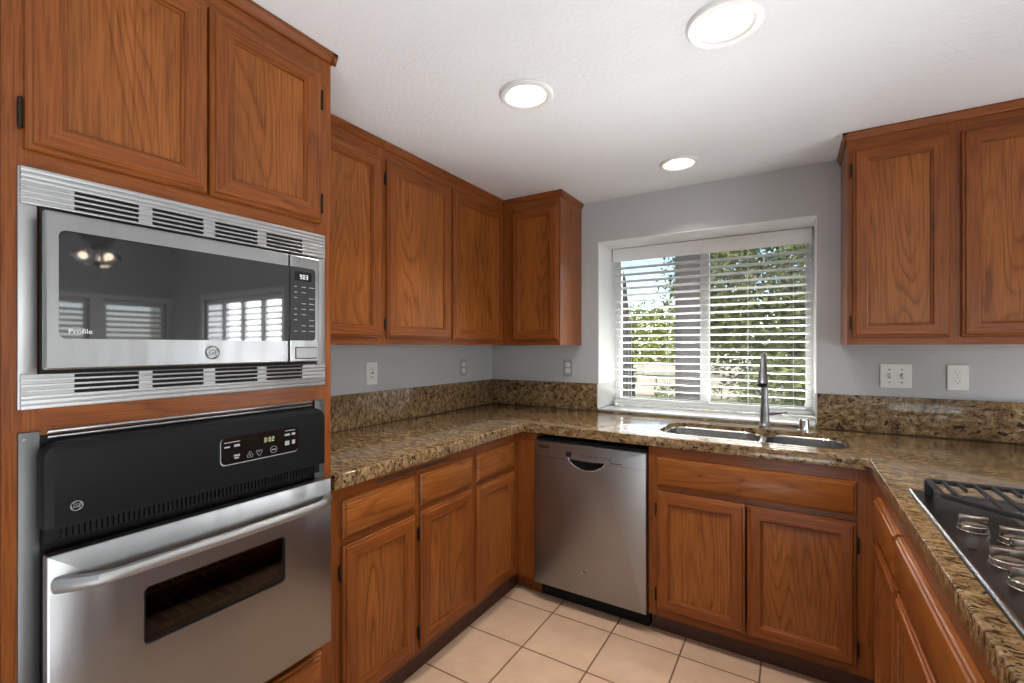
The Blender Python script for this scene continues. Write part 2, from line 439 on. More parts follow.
def crown(root, F, u0, u1, ret=()):
    mb = MB()
    pr = [(0, -.034), (.006, -.034), (.008, -.026), (.014, -.014), (.016, -.010), (.016, -.002), (0, -.002)]
    rings = [[F(u, ZC + v, w) for w, v in pr] for u in (u0, u1)]
    mb.loft(rings)
    for fn in ret: fn(mb, pr)
    return obj('crown_moulding', mb, OAK_H, root)

# lettering
def text(name, body, F, u, v, w, size, mat, parent, align='LEFT', flip=False, depth=.0004, shear=0):
    c = bpy.data.curves.new(name, 'FONT'); c.body = body; c.size = size; c.extrude = depth; c.align_x = align; c.align_y = 'CENTER'; c.shear = shear
    c.materials.append(mat); c.resolution_u = 3
    o = bpy.data.objects.new(name, c); COL.objects.link(o); bpy.context.view_layer.update()
    me = bpy.data.meshes.new_from_object(o.evaluated_get(bpy.context.evaluated_depsgraph_get())); bpy.data.objects.remove(o); bpy.data.curves.remove(c)
    o = bpy.data.objects.new(name, me); COL.objects.link(o)
    e = F(1, 0, 0) - F(0, 0, 0); n = F(0, 0, 1) - F(0, 0, 0)
    if flip: e = -e
    M = Matrix((e, Vector((0, 0, 1)), n)).transposed().to_4x4()
    o.rotation_euler = M.to_euler(); o.parent = parent; o.location = F(u, v, w) - origin(parent)
    BASE[o.name] = F(u, v, w)
    return o
SEG = {'0': 'abcdef', '1': 'bc', '2': 'abged', '3': 'abgcd', '4': 'fgbc', '5': 'afgcd', '6': 'afgedc', '7': 'abc', '8': 'abcdefg', '9': 'abcdfg'}
def digits(name, s, F, u, v, w, h, mat, parent):
    mb = MB(); wd = h * .52; th = h * .13; x = u
    for ch in s:
        if ch == ':':
            for q in (.3, .7): fbox(mb, F, x, x + th, v + h * q - th / 2, v + h * q + th / 2, w, w + .0004)
            x += th * 2.4; continue
        for sgm in SEG[ch]:
            r = {'a': (0, wd, h - th, h), 'd': (0, wd, 0, th), 'g': (0, wd, h / 2 - th / 2, h / 2 + th / 2), 'f': (0, th, h / 2, h), 'e': (0, th, 0, h / 2),
                 'b': (wd - th, wd, h / 2, h), 'c': (wd - th, wd, 0, h / 2)}[sgm]
            fbox(mb, F, x + r[0], x + r[1], v + r[2], v + r[3], w, w + .0004)
        x += wd * 1.42
    return obj(name, mb, mat, parent)
def roundel(root, F, u, v, w, r, ring_m, face_m, letter_m, swirl=True):
    """round badge with a two-letter script monogram"""
    mb = MB(); n = 28
    disc = [(r * math.cos(2 * PI * k / n), r * math.sin(2 * PI * k / n)) for k in range(n)]
    mb.loft([[F(u + a, v + b, w) for a, b in disc], [F(u + a, v + b, w + .0012) for a, b in disc]])
    bd = obj('badge', mb, face_m, root)
    rg = MB(); pts = [F(u + a * .93, v + b * .93, w + .0014) for a, b in disc]
    rg.tube(pts + [pts[0]], r * .075, 6)
    for a in (.35, 1.95, 3.5, 5.1):
        rg.tube([F(u + r * .80 * math.cos(a + t), v + r * .80 * math.sin(a + t), w + .0014) for t in (-.3, -.1, .1, .3)] + [F(u + r * .62 * math.cos(a + .42), v + r * .62 * math.sin(a + .42), w + .0014)], r * .05, 5)
    obj('badge_ring', rg, ring_m, bd)
    text('badge_lettering', 'GE', F, u, v, w + .0013, r * 1.05, letter_m, bd, 'CENTER', shear=.3)
    return bd

FX_O, FX_B, FX_U = fr_x(XO), fr_x(XB), fr_x(XU)
FY_B, FY_U = fr_y(YB), fr_y(YU)
FX_R = fr_xm(XR)

# ================================================================== ROOM
HW = .36                                             # thickness of the window wall
m = MB().box(-.2, 6.6, -5.8, HW, -.10, 0); struct('floor', m, TILE)
m = MB().box(-.2, 0, -2.561, HW, 0, 2.75); m.box(-.2, XO - .004, -5.8, -2.561, 0, 2.75); struct('wall_left', m, WALL)
# window wall with the kitchen recess and the dining window
DX0, DX1, DZ0, DZ1 = 3.95, 5.55, .72, 1.88
m = MB()
m.box(0, XW0, 0, HW, 0, 2.75); m.box(XW0, XW1, 0, HW, ZW, 2.75); m.box(XW0, XW1, 0, HW, 0, ZT - .001)
m.box(XW1, DX0, 0, HW, 0, 2.75); m.box(DX0, DX1, 0, HW, 0, DZ0); m.box(DX0, DX1, 0, HW, DZ1, 2.75); m.box(DX1, 6.4, 0, HW, 0, 2.75)
struct('wall_back', m, WALL)
# white painted recess linings
m = MB()
m.box(XW0, XW0 + .004, -.001, .345, ZS, ZW); m.box(XW1 - .004, XW1, -.001, .345, ZS, ZW); m.box(XW0, XW1, -.001, .345, ZW - .004, ZW)
struct('trim_1', m, WHITE_PAINT)
m = MB(); m.box(XW0, XW0 + .006, -.021, .345, .932, ZS); m.box(XW1 - .006, XW1, -.021, .345, .932, ZS)
m.box(XW0 + .006, XW1 - .006, -.021, .345, .9185, .930, bev=.002); struct('trim_2', m, SILLW)
# right wall with two windows and a glazed door, rear wall with one window
m = MB(); X6 = 6.4
SW = [(-1.75, -.82, .72, 1.88), (-.70, -.06, .72, 1.88), (-4.4, -2.4, .02, 2.1)]
m.box(X6, X6 + .2, -5.8, -4.4, 0, 2.75); m.box(X6, X6 + .2, -2.4, -1.75, 0, 2.75); m.box(X6, X6 + .2, -.82, -.70, 0, 2.75); m.box(X6, X6 + .2, -.06, HW, 0, 2.75)
for a, b, c, d in SW: m.box(X6, X6 + .2, a, b, d, 2.75); m.box(X6, X6 + .2, a, b, 0, c)
struct('wall_right', m, WALL)
m = MB(); m.box(-.2, 2.3, -5.8, -5.6, 0, 2.75); m.box(4.5, 6.6, -5.8, -5.6, 0, 2.75); m.box(2.3, 4.5, -5.8, -5.6, 0, .9); m.box(2.3, 4.5, -5.8, -5.6, 2.1, 2.75)
struct('wall_rear', m, WALL)
struct('roof', MB().box(1.0, 6.0, -9.0, -5.8, 2.35, 2.45), WHITE_PAINT)  # unseen slab added to keep the sun out of the rear window
# ceilings
LIGHTS = [(1.0425, -1.3186, .099), (1.713, -1.3500, .105), (1.384, -.368, .095)]
ceil = struct('ceiling', MB().box(-.2, 3.0, -5.8, HW, ZC, ZC + .5).box(3.0, 6.6, -5.8, HW, 2.62, 2.75), CEIL)
cs = [cutter(MB().cyl((x, y, ZC - .05), (x, y, ZC + .085), .080, n=40)) for x, y, r in LIGHTS]
boolean_cut(ceil, cs)

# downlights
for i, (x, y, r) in enumerate(LIGHTS):
    lab = ['recessed white ceiling downlight above the left worktop run', 'recessed white ceiling downlight largest in view, nearest the top edge', 'small looking recessed ceiling downlight in front of the window'][i]
    t = thing('recessed_downlight', lab, 'ceiling light', (x, y, ZC), 'kitchen ceiling downlights')
    m = MB().lathe([(r, 0), (r, -.004), (r - .006, -.009), (.080, -.010), (.073, -.005), (.0715, .000), (.0715, .0005)], (x, y, ZC), 40, caps=False)
    obj('trim_ring', m, WHITE_PAINT, t)
    m = MB().lathe([(.0785, .0006), (.0718, .0006), (.0690, .055), (.0690, .06), (.0785, .06)], (x, y, ZC), 40, closed=True); obj('baffle', m, BAFFLE, t)
    m = MB().lathe([(.0, .024), (.030, .0242), (.052, .027), (.0605, .033), (.0625, .05), (0, .05)], (x, y, ZC), 36); obj('lens', m, LENS, t)
    d_ = bpy.data.lights.new('downlight_beam', 'AREA'); d_.shape = 'DISK'; d_.size = .088; d_.spread = math.radians(115); d_.energy = (6.5, 6.5, 2.8)[i]; d_.color = (1.0, .96, .91)
    lo = bpy.data.objects.new('downlight_beam', d_); COL.objects.link(lo); lo.location = (x, y, ZC + .0185)

# ================================================================== OVEN CABINET (left)
YA, YZ = -2.559, -1.850
oc = thing('oven_cabinet', 'tall oak oven cabinet at the left edge holding microwave and oven', 'cabinet', (XO / 2, (YA + YZ) / 2, 0))
m = MB(); T = .018
m.box(.004, XO - .019, YA, YA + T, .09, ZC - .002); m.box(.004, XO - .019, YZ - T, YZ, .09, ZC - .002)
m.box(.004, .016, YA + T, YZ - T, .09, ZC - .002)
for z in (.09, .40, 1.172, 1.676, ZC - .022): m.box(.016, XO - .019, YA + T, YZ - T, z, z + .018)
obj('carcass', m, OAK_E, oc)
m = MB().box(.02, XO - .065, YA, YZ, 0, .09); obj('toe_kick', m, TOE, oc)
sl, sr = -2.5105, -1.905
face_frame(oc, FX_O, [(YA, sl, .09, ZC - .002), (sr, YZ, .09, ZC - .002)],
           [(sl, sr, .09, .135), (sl, sr, .385, .431), (sl, sr, 1.150, 1.215), (sl, sr, 1.650, 1.72), (sl, sr, 2.15, ZC - .002)])
door(oc, FX_O, -2.530, -2.2125, 1.699, 2.168, 'lo'); door(oc, FX_O, -2.2075, -1.8915, 1.699, 2.168, 'hi')
drawer_front(oc, FX_O, -2.530, -1.890, .130, .387)
def ret_oven(mb, pr):
    mb.loft([[Vector((x, YZ + w, ZC + v)) for w, v in pr] for x in (.335, XO + .016)])
crown(oc, FX_O, YA, YZ + .016, (ret_oven,))

# microwave with louvred trim kit
mw = thing('microwave', 'built-in stainless microwave with louvred trim kit above the wall oven', 'microwave', (XO, -2.208, 1.203))
y0, y1, z0, z1 = -2.5395, -1.876, 1.2035, 1.664
m = MB(); fbox(m, FX_O, -2.509, -1.9065, 1.2185, 1.648, -.42, .0035); obj('housing', m, BLACKHOLE, mw)
m = MB()
fbox(m, FX_O, y0, -2.513, z0, z1, .0005, .008, bev=.0015); obj('side_trim', m, STEEL_TRIM, mw)
m = MB(); fbox(m, FX_O, -1.905, y1, z0, z1, .0005, .008, bev=.0015); obj('side_trim', m, STEEL_TRIM, mw)
GR = [(-2.4603, -2.3533), (-2.3279, -2.2225), (-2.1957, -2.089), (-2.0641, -1.9565)]
def louvre(za, zb, slots, grooves):
    m = MB(); ya, yb = y0 + .003, y1 - .003; rows = sorted([(z, True) for z in slots] + [(z, False) for z in grooves])
    cur = za
    for z, slot in rows:
        h = .0030 if slot else .0009
        fbox(m, FX_O, ya, yb, cur, z - h, .004, .0135, bev=.0012)
        if slot:
            e = [ya] + [q for g in GR for q in g] + [yb]
            for k in range(0, len(e), 2): fbox(m, FX_O, e[k], e[k + 1], z - h - .0005, z + h + .0005, .004, .0122)
        else: fbox(m, FX_O, ya, yb, z - h - .0005, z + h + .0005, .004, .0118)
        cur = z + h
    fbox(m, FX_O, ya, yb, cur, zb, .004, .0135, bev=.0012)
    for y in (ya + .006, yb - .006): m.cyl(FX_O(y, (za + zb) / 2, .013), FX_O(y, (za + zb) / 2, .015), .003, n=10)
    return obj('louvre_panel', m, STEEL_TRIM, mw)
louvre(1.5935, 1.664, [1.6015, 1.6120, 1.6225, 1.6330], [1.6435, 1.6540])
louvre(1.2035, 1.2700, [1.2330, 1.2435, 1.2540, 1.2645], [1.2225, 1.2125])
W0, W1 = .012, .045
m = MB(); fplate(m, FX_O, -2.512, -2.0185, 1.278, 1.5825, .004, .034, W1, 0, .004)
d = obj('door', m, STEEL, mw)
m = MB(); fbox(m, FX_O, -2.505, -1.926, 1.283, 1.578, .0036, .0345); obj('front_body', m, BLACKHOLE, mw)
m = MB(); fplate(m, FX_O, -2.4917, -2.0190, 1.3380, 1.5480, (.012, .0003, .0003, .012), W1 - .001, W1 + .0006, 0); obj('door_window', m, MWGLASS, d)
text('door_lettering', 'Profile', FX_O, -2.4785, 1.3525, W1 + .0008, .0140, MARKW, d)
roundel(mw, FX_O, -2.2175, 1.3085, W1, .0165, STEEL_DK, STEEL_TRIM, STEEL_DK)
m = MB(); fplate(m, FX_O, -2.0155, -1.9215, 1.278, 1.5825, .004, .034, W1, 0, .004)
cp = obj('control_panel', m, STEEL, mw)
m = MB(); fplate(m, FX_O, -2.0150, -1.9365, 1.3400, 1.5490, (.0003, .010, .010, .0003), W1 - .001, W1 + .0006, 0); kp = obj('keypad', m, MWGLASS, cp)
m = MB(); fplate(m, FX_O, -2.003, -1.949, 1.5105, 1.5365, .002, W1 + .0004, W1 + .0009, 0); obj('display', m, DISPGLASS, cp)
digits('clock_digits', '903', FX_O, -1.986, 1.5160, W1 + .0010, .0125, LED_W, cp)
m = MB()
for r in range(9):
    z = 1.492 - r * .0158
    for k in range(3):
        yy = -2.004 + k * .0235
        if (r + k) % 4 != 3: fbox(m, FX_O, yy, yy + .009 + .004 * ((r * 3 + k) % 3), z, z + .0024, W1 + .0006, W1 + .0009)
obj('key_lettering', m, MARK, cp)
m = MB(); fplate(m, FX_O, -1.9985, -1.9335, 1.2895, 1.3195, .002, W1 - .001, W1 + .003, 0, .001); ob = obj('open_button', m, STEEL_TRIM, cp)
m = MB(); fplate(m, FX_O, -2.0005, -1.9315, 1.2875, 1.3215, .003, W1 - .001, W1 + .0004, 0); obj('button_surround', m, BLK_MATT, cp)

# wall oven
ov = thing('wall_oven', 'stainless wall oven with black control panel below the microwave', 'oven', (XO, -2.208, .42))
m = MB(); fbox(m, FX_O, -2.507, -1.908, .435, 1.145, -.50, -.03); 
CAV = plain('dark_oven_enamel', (.060, .040, .034), .35)
o = obj('housing', m, CAV, ov)
boolean_cut(o, [cutter(fbox(MB(), FX_O, -2.40, -2.00, .52, .90, -.45, 0))])
m = MB()
fbox(m, FX_O, -2.539, -2.509, .424, 1.1595, .0005, .008, bev=.0015); obj('flange', m, STEEL_FL, ov)
m = MB(); fbox(m, FX_O, -1.912, -1.878, .424, 1.1595, .0005, .008, bev=.0015); obj('flange', m, STEEL_FL, ov)
m = MB(); fbox(m, FX_O, -2.4995, -1.922, 1.1525, 1.1595, .0005, .010, bev=.002); fbox(m, FX_O, -2.4995, -1.922, 1.1435, 1.1490, .0005, .012, bev=.002)
obj('top_trim', m, STEEL, ov)
m = MB(); fbox(m, FX_O, -2.509, -1.912, .926, 1.149, -.029, .0005); obj('backing', m, BLK_MATT, ov)
for y in (-2.531, -1.886):
    m = MB().cyl(FX_O(y, 1.146, .0078), FX_O(y, 1.146, .0098), .0028, n=10); obj('screw', m, CHROME, ov)
# bulging control panel
m = MB()
p0 = rrect(-2.514, -1.904, .974, 1.139, (.004, .004, .030, .030), 8); p1 = rrect(-2.5125, -1.9055, .975, 1.1375, (.004, .004, .028, .028), 8); p2 = rrect(-2.500, -1.9100, .978, 1.128, (.003, .003, .026, .026), 8)
m.loft([[FX_O(u, v, .0006) for u, v in p0], [FX_O(u, v, .042) for u, v in p0], [FX_O(u, v, .047) for u, v in p1], [FX_O(u, v, .0515) for u, v in p2]])
cpn = obj('control_panel', m, BLK, ov)
m = MB(); fplate(m, FX_O, -2.2035, -1.9965, 1.0275, 1.0955, .012, .0505, .0522, 0); obj('display_rim', m, MARK, cpn)
m = MB(); fplate(m, FX_O, -2.2015, -1.9960, 1.0300, 1.0965, .012, .0505, .0528, 0); obj('display_glass', m, DISPGLASS, cpn)
digits('clock_digits', '3:02', FX_O, -2.0945, 1.0690, .0530, .0120, LED_G, cpn)
W = .0530
KEYS = [(-2.195, 1.083, .038, .0022), (-2.194, 1.071, .013, .004), (-2.171, 1.071, .014, .006), (-2.172, 1.047, .015, .0045), (-2.170, 1.041, .011, .004),
        (-2.036, 1.0885, .030, .0022), (-2.037, 1.076, .015, .0055), (-2.016, 1.076, .010, .0065), (-2.036, 1.050, .013, .012), (-2.015, 1.051, .009, .011)]
for side in (KEYS[:5], KEYS[5:]):
    m = MB()
    for (a, b, c, h) in side: fbox(m, FX_O, a, a + c, b, b + h, W - .0004, W + .0002)
    obj('key_lettering', m, MARK, cpn)
m = MB()
def ringp(c, v, pts): m.tube([FX_O(c + a, v + b, W) for a, b in pts], .0006, 5)
ringp(-2.131, 1.044, [(-.007, -.006), (.007, -.006), (.0075, -.002), (.001, .0085), (-.001, .0085), (-.0075, -.002), (-.007, -.006)])
ringp(-2.107, 1.045, [(-.007, .006), (.007, .006), (.0075, .002), (.001, -.0085), (-.001, -.0085), (-.0075, .002), (-.007, .006)])
ringp(-2.068, 1.0455, [(.009 * math.cos(k * PI / 10), .009 * math.sin(k * PI / 10)) for k in range(21)])
fbox(m, FX_O, -2.0735, -2.0625, 1.0440, 1.0470, W - .0004, W + .0002); fbox(m, FX_O, -2.133, -2.129, 1.0425, 1.0438, W - .0004, W + .0002); fbox(m, FX_O, -2.1316, -2.1304, 1.0411, 1.0452, W - .0004, W + .0002); fbox(m, FX_O, -2.109, -2.105, 1.0463, 1.0476, W - .0004, W + .0002)
obj('button_markings', m, MARK, cpn)
roundel(cpn, FX_O, -2.4675, 1.0115, .0513, .0098, MARK, BLK, MARK)
m = MB(); fbox(m, FX_O, -2.507, -1.909, .944, .9735, .0006, .026)
for k in range(62):
    yy = -2.485 + k * .00905
    fbox(m, FX_O, yy, yy + .0050, .948, .9725, .024, .034)
fbox(m, FX_O, -2.511, -1.906, .9735, .9785, .02, .050, bev=.002)
obj('vent_grille', m, BLK_MATT, ov)
# door with a real window opening
m = MB(); fplate(m, FX_O, -2.512, -1.8915, .436, .929, .003, .038, .060, 0, .004)
od = obj('door', m, STEEL, ov)
m = MB()
for a, b, c, d_ in ((-2.503, -2.37, .445, .92), (-2.03, -1.90, .445, .92), (-2.37, -2.03, .445, .67), (-2.37, -2.03, .815, .92)): fbox(m, FX_O, a, b, c, d_, .0015, .0385)
obj('door_liner', m, BLK_MATT, ov)
cm = MB(); fplate(cm, FX_O, -2.361, -2.0392, .680, .8045, .012, .0, .08)
boolean_cut(od, [cutter(cm)])
m = MB(); fplate(m, FX_O, -2.365, -2.035, .676, .808, .012, .050, .0555); obj('door_glass', m, OVENGLASS, od)
m = MB(); fplate(m, FX_O, -2.3612, -2.0390, .6798, .8047, .012, .046, .0572)
gk = obj('window_gasket', m, BLK, od)
cm = MB(); fplate(cm, FX_O, -2.357, -2.0432, .684, .8005, .010, .0, .08); boolean_cut(gk, [cutter(cm)])
hp = []
for k in range(25):
    t = k / 24; u = -2.497 + t * (.593)
    e = min(t, 1 - t); w = .058 + .050 * min(1, math.sin(min(1, e / .11) * PI / 2)) + .006 * math.sin(PI * t)
    hp.append(FX_O(u, .8745 - .004 * (1 - min(1, e / .08)), w))
m = MB(); m.tube(hp, [.0105 + .004 * max(0, 1 - min(k, 24 - k) / 3) for k in range(25)], 14, flat=1.15)
obj('door_handle', m, STEEL_TRIM, od)
m = MB()
for z in (.66, .79):
    for k in range(14): m.cyl((XO - .44, -2.39 + k * .03, z), (XO - .04, -2.39 + k * .03, z), .002, n=6)
    for x in (XO - .44, XO - .24, XO - .04): m.cyl((x, -2.398, z - .003), (x, -2.002, z - .003), .003, n=6)
obj('oven_rack', m, STEEL_TRIM, ov)

# ================================================================== BASE UNITS
def base_unit(name, label, F, u0, u1, stiles, doors, drawers, carc, toe, base, rail_end=None, extra_rails=()):
    t = thing(name, label, 'cabinet', base)
    m = MB()
    for b in carc: m.box(*b)
    obj('carcass', m, OAK_E, t)
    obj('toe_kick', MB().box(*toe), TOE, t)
    zt = ZE - .001
    rails = []
    st = [(a, b, .105, zt) for a, b in stiles]
    for (a0, a1), (b0, b1) in zip(stiles, stiles[1:]):
        rails += [(a1, b0, .105, .145), (a1, b0, .650, .712), (a1, b0, .805, zt)]
    face_frame(t, F, st, rails)
    for (a, b, h) in doors: door(t, F, a, b, .1295, .6675, h)
    for (a, b) in drawers: drawer_front(t, F, a, b, .6935, .8185)
    return t
def carcass_y(y0, y1, xf, xbk=.004, T=.016):      # run along the left wall
    return [(xbk, xf - .019, y0, y0 + T, .09, ZE - .002), (xbk, xf - .019, y1 - T, y1, .09, ZE - .002), (xbk, xbk + .01, y0 + T, y1 - T, .09, ZE - .002), (xbk + .01, xf - .019, y0 + T, y1 - T, .09, .106)]
ub = base_unit('base_cabinet', 'oak base cabinet with one door, beside the wall oven', FX_B, -1.848, -1.4445, [(-1.848, -1.785), (-1.472, -1.4445)],
               [(-1.797, -1.4597, 'lo')], [(-1.797, -1.4597)], carcass_y(-1.848, -1.4445, XB), (.02, .5695, -1.848, -1.4445, 0, .09), (.3, -1.646, 0))
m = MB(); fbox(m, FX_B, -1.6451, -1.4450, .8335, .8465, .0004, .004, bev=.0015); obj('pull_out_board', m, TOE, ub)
ub2 = base_unit('base_cabinet', 'oak base cabinet with two doors and two drawers, left of the dishwasher corner', FX_B, -1.4435, YB, [(-1.4435, -1.4155), (-1.10, -1.042), (-.728, YB - .0)],
               [(-1.4276, -1.089, 'lo'), (-1.0531, -.7169, 'hi')], [(-1.4276, -1.089), (-1.0531, -.7169)], carcass_y(-1.4435, -.634, XB), (.02, .5695, -1.4435, -.575, 0, .09), (.3, -1.05, 0))
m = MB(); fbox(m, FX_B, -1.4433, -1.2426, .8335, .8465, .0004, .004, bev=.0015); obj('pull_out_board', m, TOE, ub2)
# corner filler between the left run and the dishwasher
m = MB(); fbox(m, FY_B, XB + .001, .7215, .09, ZE - .002, -.019, 0); fbox(m, FY_B, .7035, .7215, .09, ZE - .002, -.55, -.019); fbox(m, FY_B, .575, .7215, 0, .09, -.07, -.058)
tag(obj('filler_panel', m, [OAK_V], base=(.66, YB, 0)), 'narrow upright oak filler strip in the corner left of the dishwasher', 'panel')

# dishwasher
dw = thing('dishwasher', 'stainless dishwasher with pocket handle between the corner and the sink cabinet', 'dishwasher', (1.015, YB, 0))
m = MB(); fbox(m, FY_B, .727, 1.303, .10, .845, -.57, -.002); obj('tub', m, BLK_MATT, dw)
m = MB(); fbox(m, FY_B, .730, 1.300, .005, .0965, -.10, -.045); fbox(m, FY_B, .727, 1.303, .0885, .0965, -.05, .004); obj('toe_kick', m, BLK_MATT, dw)
m = MB(); fplate(m, FY_B, .7255, 1.3045, .0965, .8335, .003, -.001, .030, 0, .003)
dd = obj('door', m, STEEL_DW, dw)
# pocket
def smile(u0, u1, v0, v1, n=18):
    top = [(u0 + (u1 - u0) * k / n, v1 - .004 * math.sin(PI * k / n)) for k in range(n + 1)]
    bot = [(u1 - (u1 - u0) * k / n, v1 - (v1 - v0) * math.sin(PI * k / n) ** .62) for k in range(1, n)]
    return top + bot
sm = smile(.920, 1.108, .716, .7625)
cm = MB(); cm.loft([[FY_B(u, v, .004) for u, v in sm], [FY_B(u, v, .05) for u, v in sm]])
boolean_cut(dd, [cutter(cm)])
m = MB(); m.loft([[FY_B(u, v, .001) for u, v in sm], [FY_B(u, v, .005) for u, v in sm]]); obj('handle_pocket', m, BLK, dd)
lip = [FY_B(1.110 - (.192) * k / 20, .7625 - .0475 * math.sin(PI * k / 20) ** .62, .0305) for k in range(0, 21)]
m = MB(); m.tube(lip, .0028, 8); obj('pocket_lip', m, CHROME, dd)
m = MB(); fbox(m, FY_B, .7257, 1.3043, .7560, .7572, .0295, .0303); fbox(m, FY_B, .7257, .9, .7572, .7580, .029, .0302); obj('seam_line', m, SLOT, dd)
m = MB(); fbox(m, FY_B, .906, .934, .772, .796, .0296, .0306); obj('indicator_window', m, DISPGLASS, dd)
m = MB()
fbox(m, FY_B, .751, .809, .8085, .8130, .0297, .0303); fbox(m, FY_B, .752, .808, .8000, .8045, .0297, .0303); obj('panel_lettering', m, BLK_MATT, dd)
m = MB(); fbox(m, FY_B, 1.135, 1.195, .765, .7685, .0297, .0303)
for k in range(7): fbox(m, FY_B, .985 + k * .024, .997 + k * .024, .786 - .000 * k, .7885, .0297, .0303)
for k in range(5): fbox(m, FY_B, .990 + k * .034, 1.006 + k * .034, .777, .7790, .0297, .0303)
obj('panel_lettering', m, BLK_MATT, dd)
roundel(dd, FY_B, 1.0055, .219, .030, .0155, CHROME, STEEL_DW, SLOT)

# sink base unit
SX0, SX1 = 1.3085, XR
sk = thing('sink_cabinet', 'oak sink base cabinet with two doors and a wide false drawer front', 'cabinet', (1.72, -.33, 0))
m = MB(); T = .016
m.box(SX0, SX0 + T, YB + .019, -.004, .09, ZE - .002); m.box(SX1 - T, SX1, YB + .019, -.004, .09, ZE - .002); m.box(SX0 + T, SX1 - T, -.016, -.004, .09, ZE - .002); m.box(SX0 + T, SX1 - T, YB + .019, -.016, .09, .106)
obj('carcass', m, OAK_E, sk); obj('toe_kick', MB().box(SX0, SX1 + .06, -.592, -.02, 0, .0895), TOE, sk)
zt = ZE - .001
face_frame(sk, FY_B, [(SX0, 1.362, .095, zt), (2.062, SX1, .095, zt)], [(1.362, 2.062, .095, .145), (1.362, 2.062, .650, .712), (1.362, 2.062, .805, zt)])
door(sk, FY_B, 1.3474, 1.7085, .1295, .6675, 'lo'); door(sk, FY_B, 1.7145, 2.0785, .1295, .6675, 'hi')
drawer_front(sk, FY_B, 1.3474, 2.0795, .6935, .8185, 'false_drawer_front')

# peninsula units (under the cooktop)
PX1 = 2.72
def pen(name, label, ya, yb, stiles, doors, drawers):
    return base_unit(name, label, FX_R, ya, yb, stiles, doors, drawers,
        [(XR + .019, PX1, ya, ya + .016, .09, ZE - .002), (XR + .019, PX1, yb - .016, yb, .09, ZE - .002), (PX1 - .012, PX1, ya + .016, yb - .016, .09, ZE - .002), (XR + .019, PX1 - .012, ya + .016, yb - .016, .09, .106)],
        (XR + .06, PX1 - .02, ya, yb, 0, .09), ((XR + PX1) / 2, (ya + yb) / 2, 0))
pen('base_cabinet', 'oak base cabinet with a drawer, in the corner right of the sink cabinet', -1.200, -.652, [(-1.200, -1.18), (-.85, -.652)], [(-1.1925, -.832, 'hi')], [(-1.1925, -.832)])
pen('base_cabinet', 'oak base cabinet directly below the gas cooktop', -2.06, -1.2015, [(-2.06, -2.03), (-1.65, -1.62), (-1.23, -1.2015)], [(-1.6325, -1.2090, 'hi'), (-2.047, -1.6385, 'lo')], [(-2.047, -1.2090)])
pen('base_cabinet', 'oak base cabinet at the near end of the peninsula, nearest the camera', -2.55, -2.0615, [(-2.55, -2.51), (-2.10, -2.0615)], [(-2.53, -2.085, 'lo')], [(-2.53, -2.085)])

m = MB().box(PX1 + .001, PX1 + .06, -2.55, -.003, 0, ZE - .001); struct('wall_peninsula', m, WALL)

# ================================================================== WORKTOP
XCE, YCE, XRCE = .6508, -.6739, 2.1151
PR = 2.80
wt = thing('worktop', 'U-shaped gold and brown granite worktop with splashback', 'worktop', (1.4, -.3, ZE))
def outline_slab(name, pts, z0, z1, parent, bev=.005):
    bm = bmesh.new(); vs = [bm.verts.new((x, y, z0)) for x, y in pts]; f = bm.faces.new(vs)
    r = bmesh.ops.extrude_face_region(bm, geom=[f]); bmesh.ops.translate(bm, verts=[v for v in r['geom'] if isinstance(v, bmesh.types.BMVert)], vec=(0, 0, z1 - z0))
    es = [e for e in bm.edges if abs(e.verts[0].co.z - e.verts[1].co.z) < 1e-6]
    bmesh.ops.bevel(bm, geom=es, offset=bev, segments=3, affect='EDGES', profile=.5)
    return obj(name, bm, GRANITE, parent)
slab = outline_slab('slab', [(.002, YZ + .002), (XCE, YZ + .002), (XCE, YCE), (XRCE, YCE), (XRCE, -2.57), (PR, -2.57), (PR, -.002), (.002, -.002)], ZE, ZT, wt)
SK0, SK1, SKY0, SKY1 = 1.318, 2.076, -.556, -.205
SKD = 1.757
def rr3(x0, x1, y0, y1, r, z, n=8): return [Vector((a, b, z)) for a, b in rrect(x0, x1, y0, y1, r, n)]
cm = MB(); cm.loft([rr3(SK0, SK1, SKY0, SKY1, .09, ZE - .02), rr3(SK0, SK1, SKY0, SKY1, .09, ZT + .02)])
boolean_cut(slab, [cutter(cm)])
def splash(x0, x1, y0, y1, z1=ZS, z0=ZT + .0004): obj('splashback', MB().box(x0, x1, y0, y1, z0, z1, bev=.002), GRANITE, wt)
splash(.002, .022, YZ + .002, -.0225); splash(.002, XW0 - .0005, -.022, -.002); splash(XW1 + .0005, PR, -.022, -.002); splash(XW0, XW1, -.020, -.002, .9180)

# sink
sn = thing('kitchen_sink', 'double bowl undermount stainless sink below the window', 'sink', ((SK0 + SK1) / 2, -.38, .70))
def bowl(x0, x1, y0, y1, name):
    m = MB(); zr = ZT - .020
    R = [rr3(x0 - .004, x1 + .004, y0 - .004, y1 + .004, .088, zr - .03), rr3(x0 - .004, x1 + .004, y0 - .004, y1 + .004, .088, zr), rr3(x0, x1, y0, y1, .085, zr), rr3(x0 + .003, x1 - .003, y0 + .003, y1 - .003, .083, zr - .006),
         rr3(x0 + .008, x1 - .008, y0 + .008, y1 - .008, .078, zr - .15), rr3(x0 + .018, x1 - .018, y0 + .018, y1 - .018, .07, zr - .168), rr3(x0 + .04, x1 - .04, y0 + .04, y1 - .04, .05, zr - .175)]
    m.loft(R, 0, False, True); bw = obj(name, m, STEEL_SINK, sn, recalc=True)
    cx, cy = (x0 + x1) / 2, (y0 + y1) / 2
    m = MB().lathe([(.045, 0), (.043, .003), (.034, .002), (.03, -.004), (0, -.004)], (cx, cy, zr - .1745), 24); obj('drain', m, CHROME, bw)
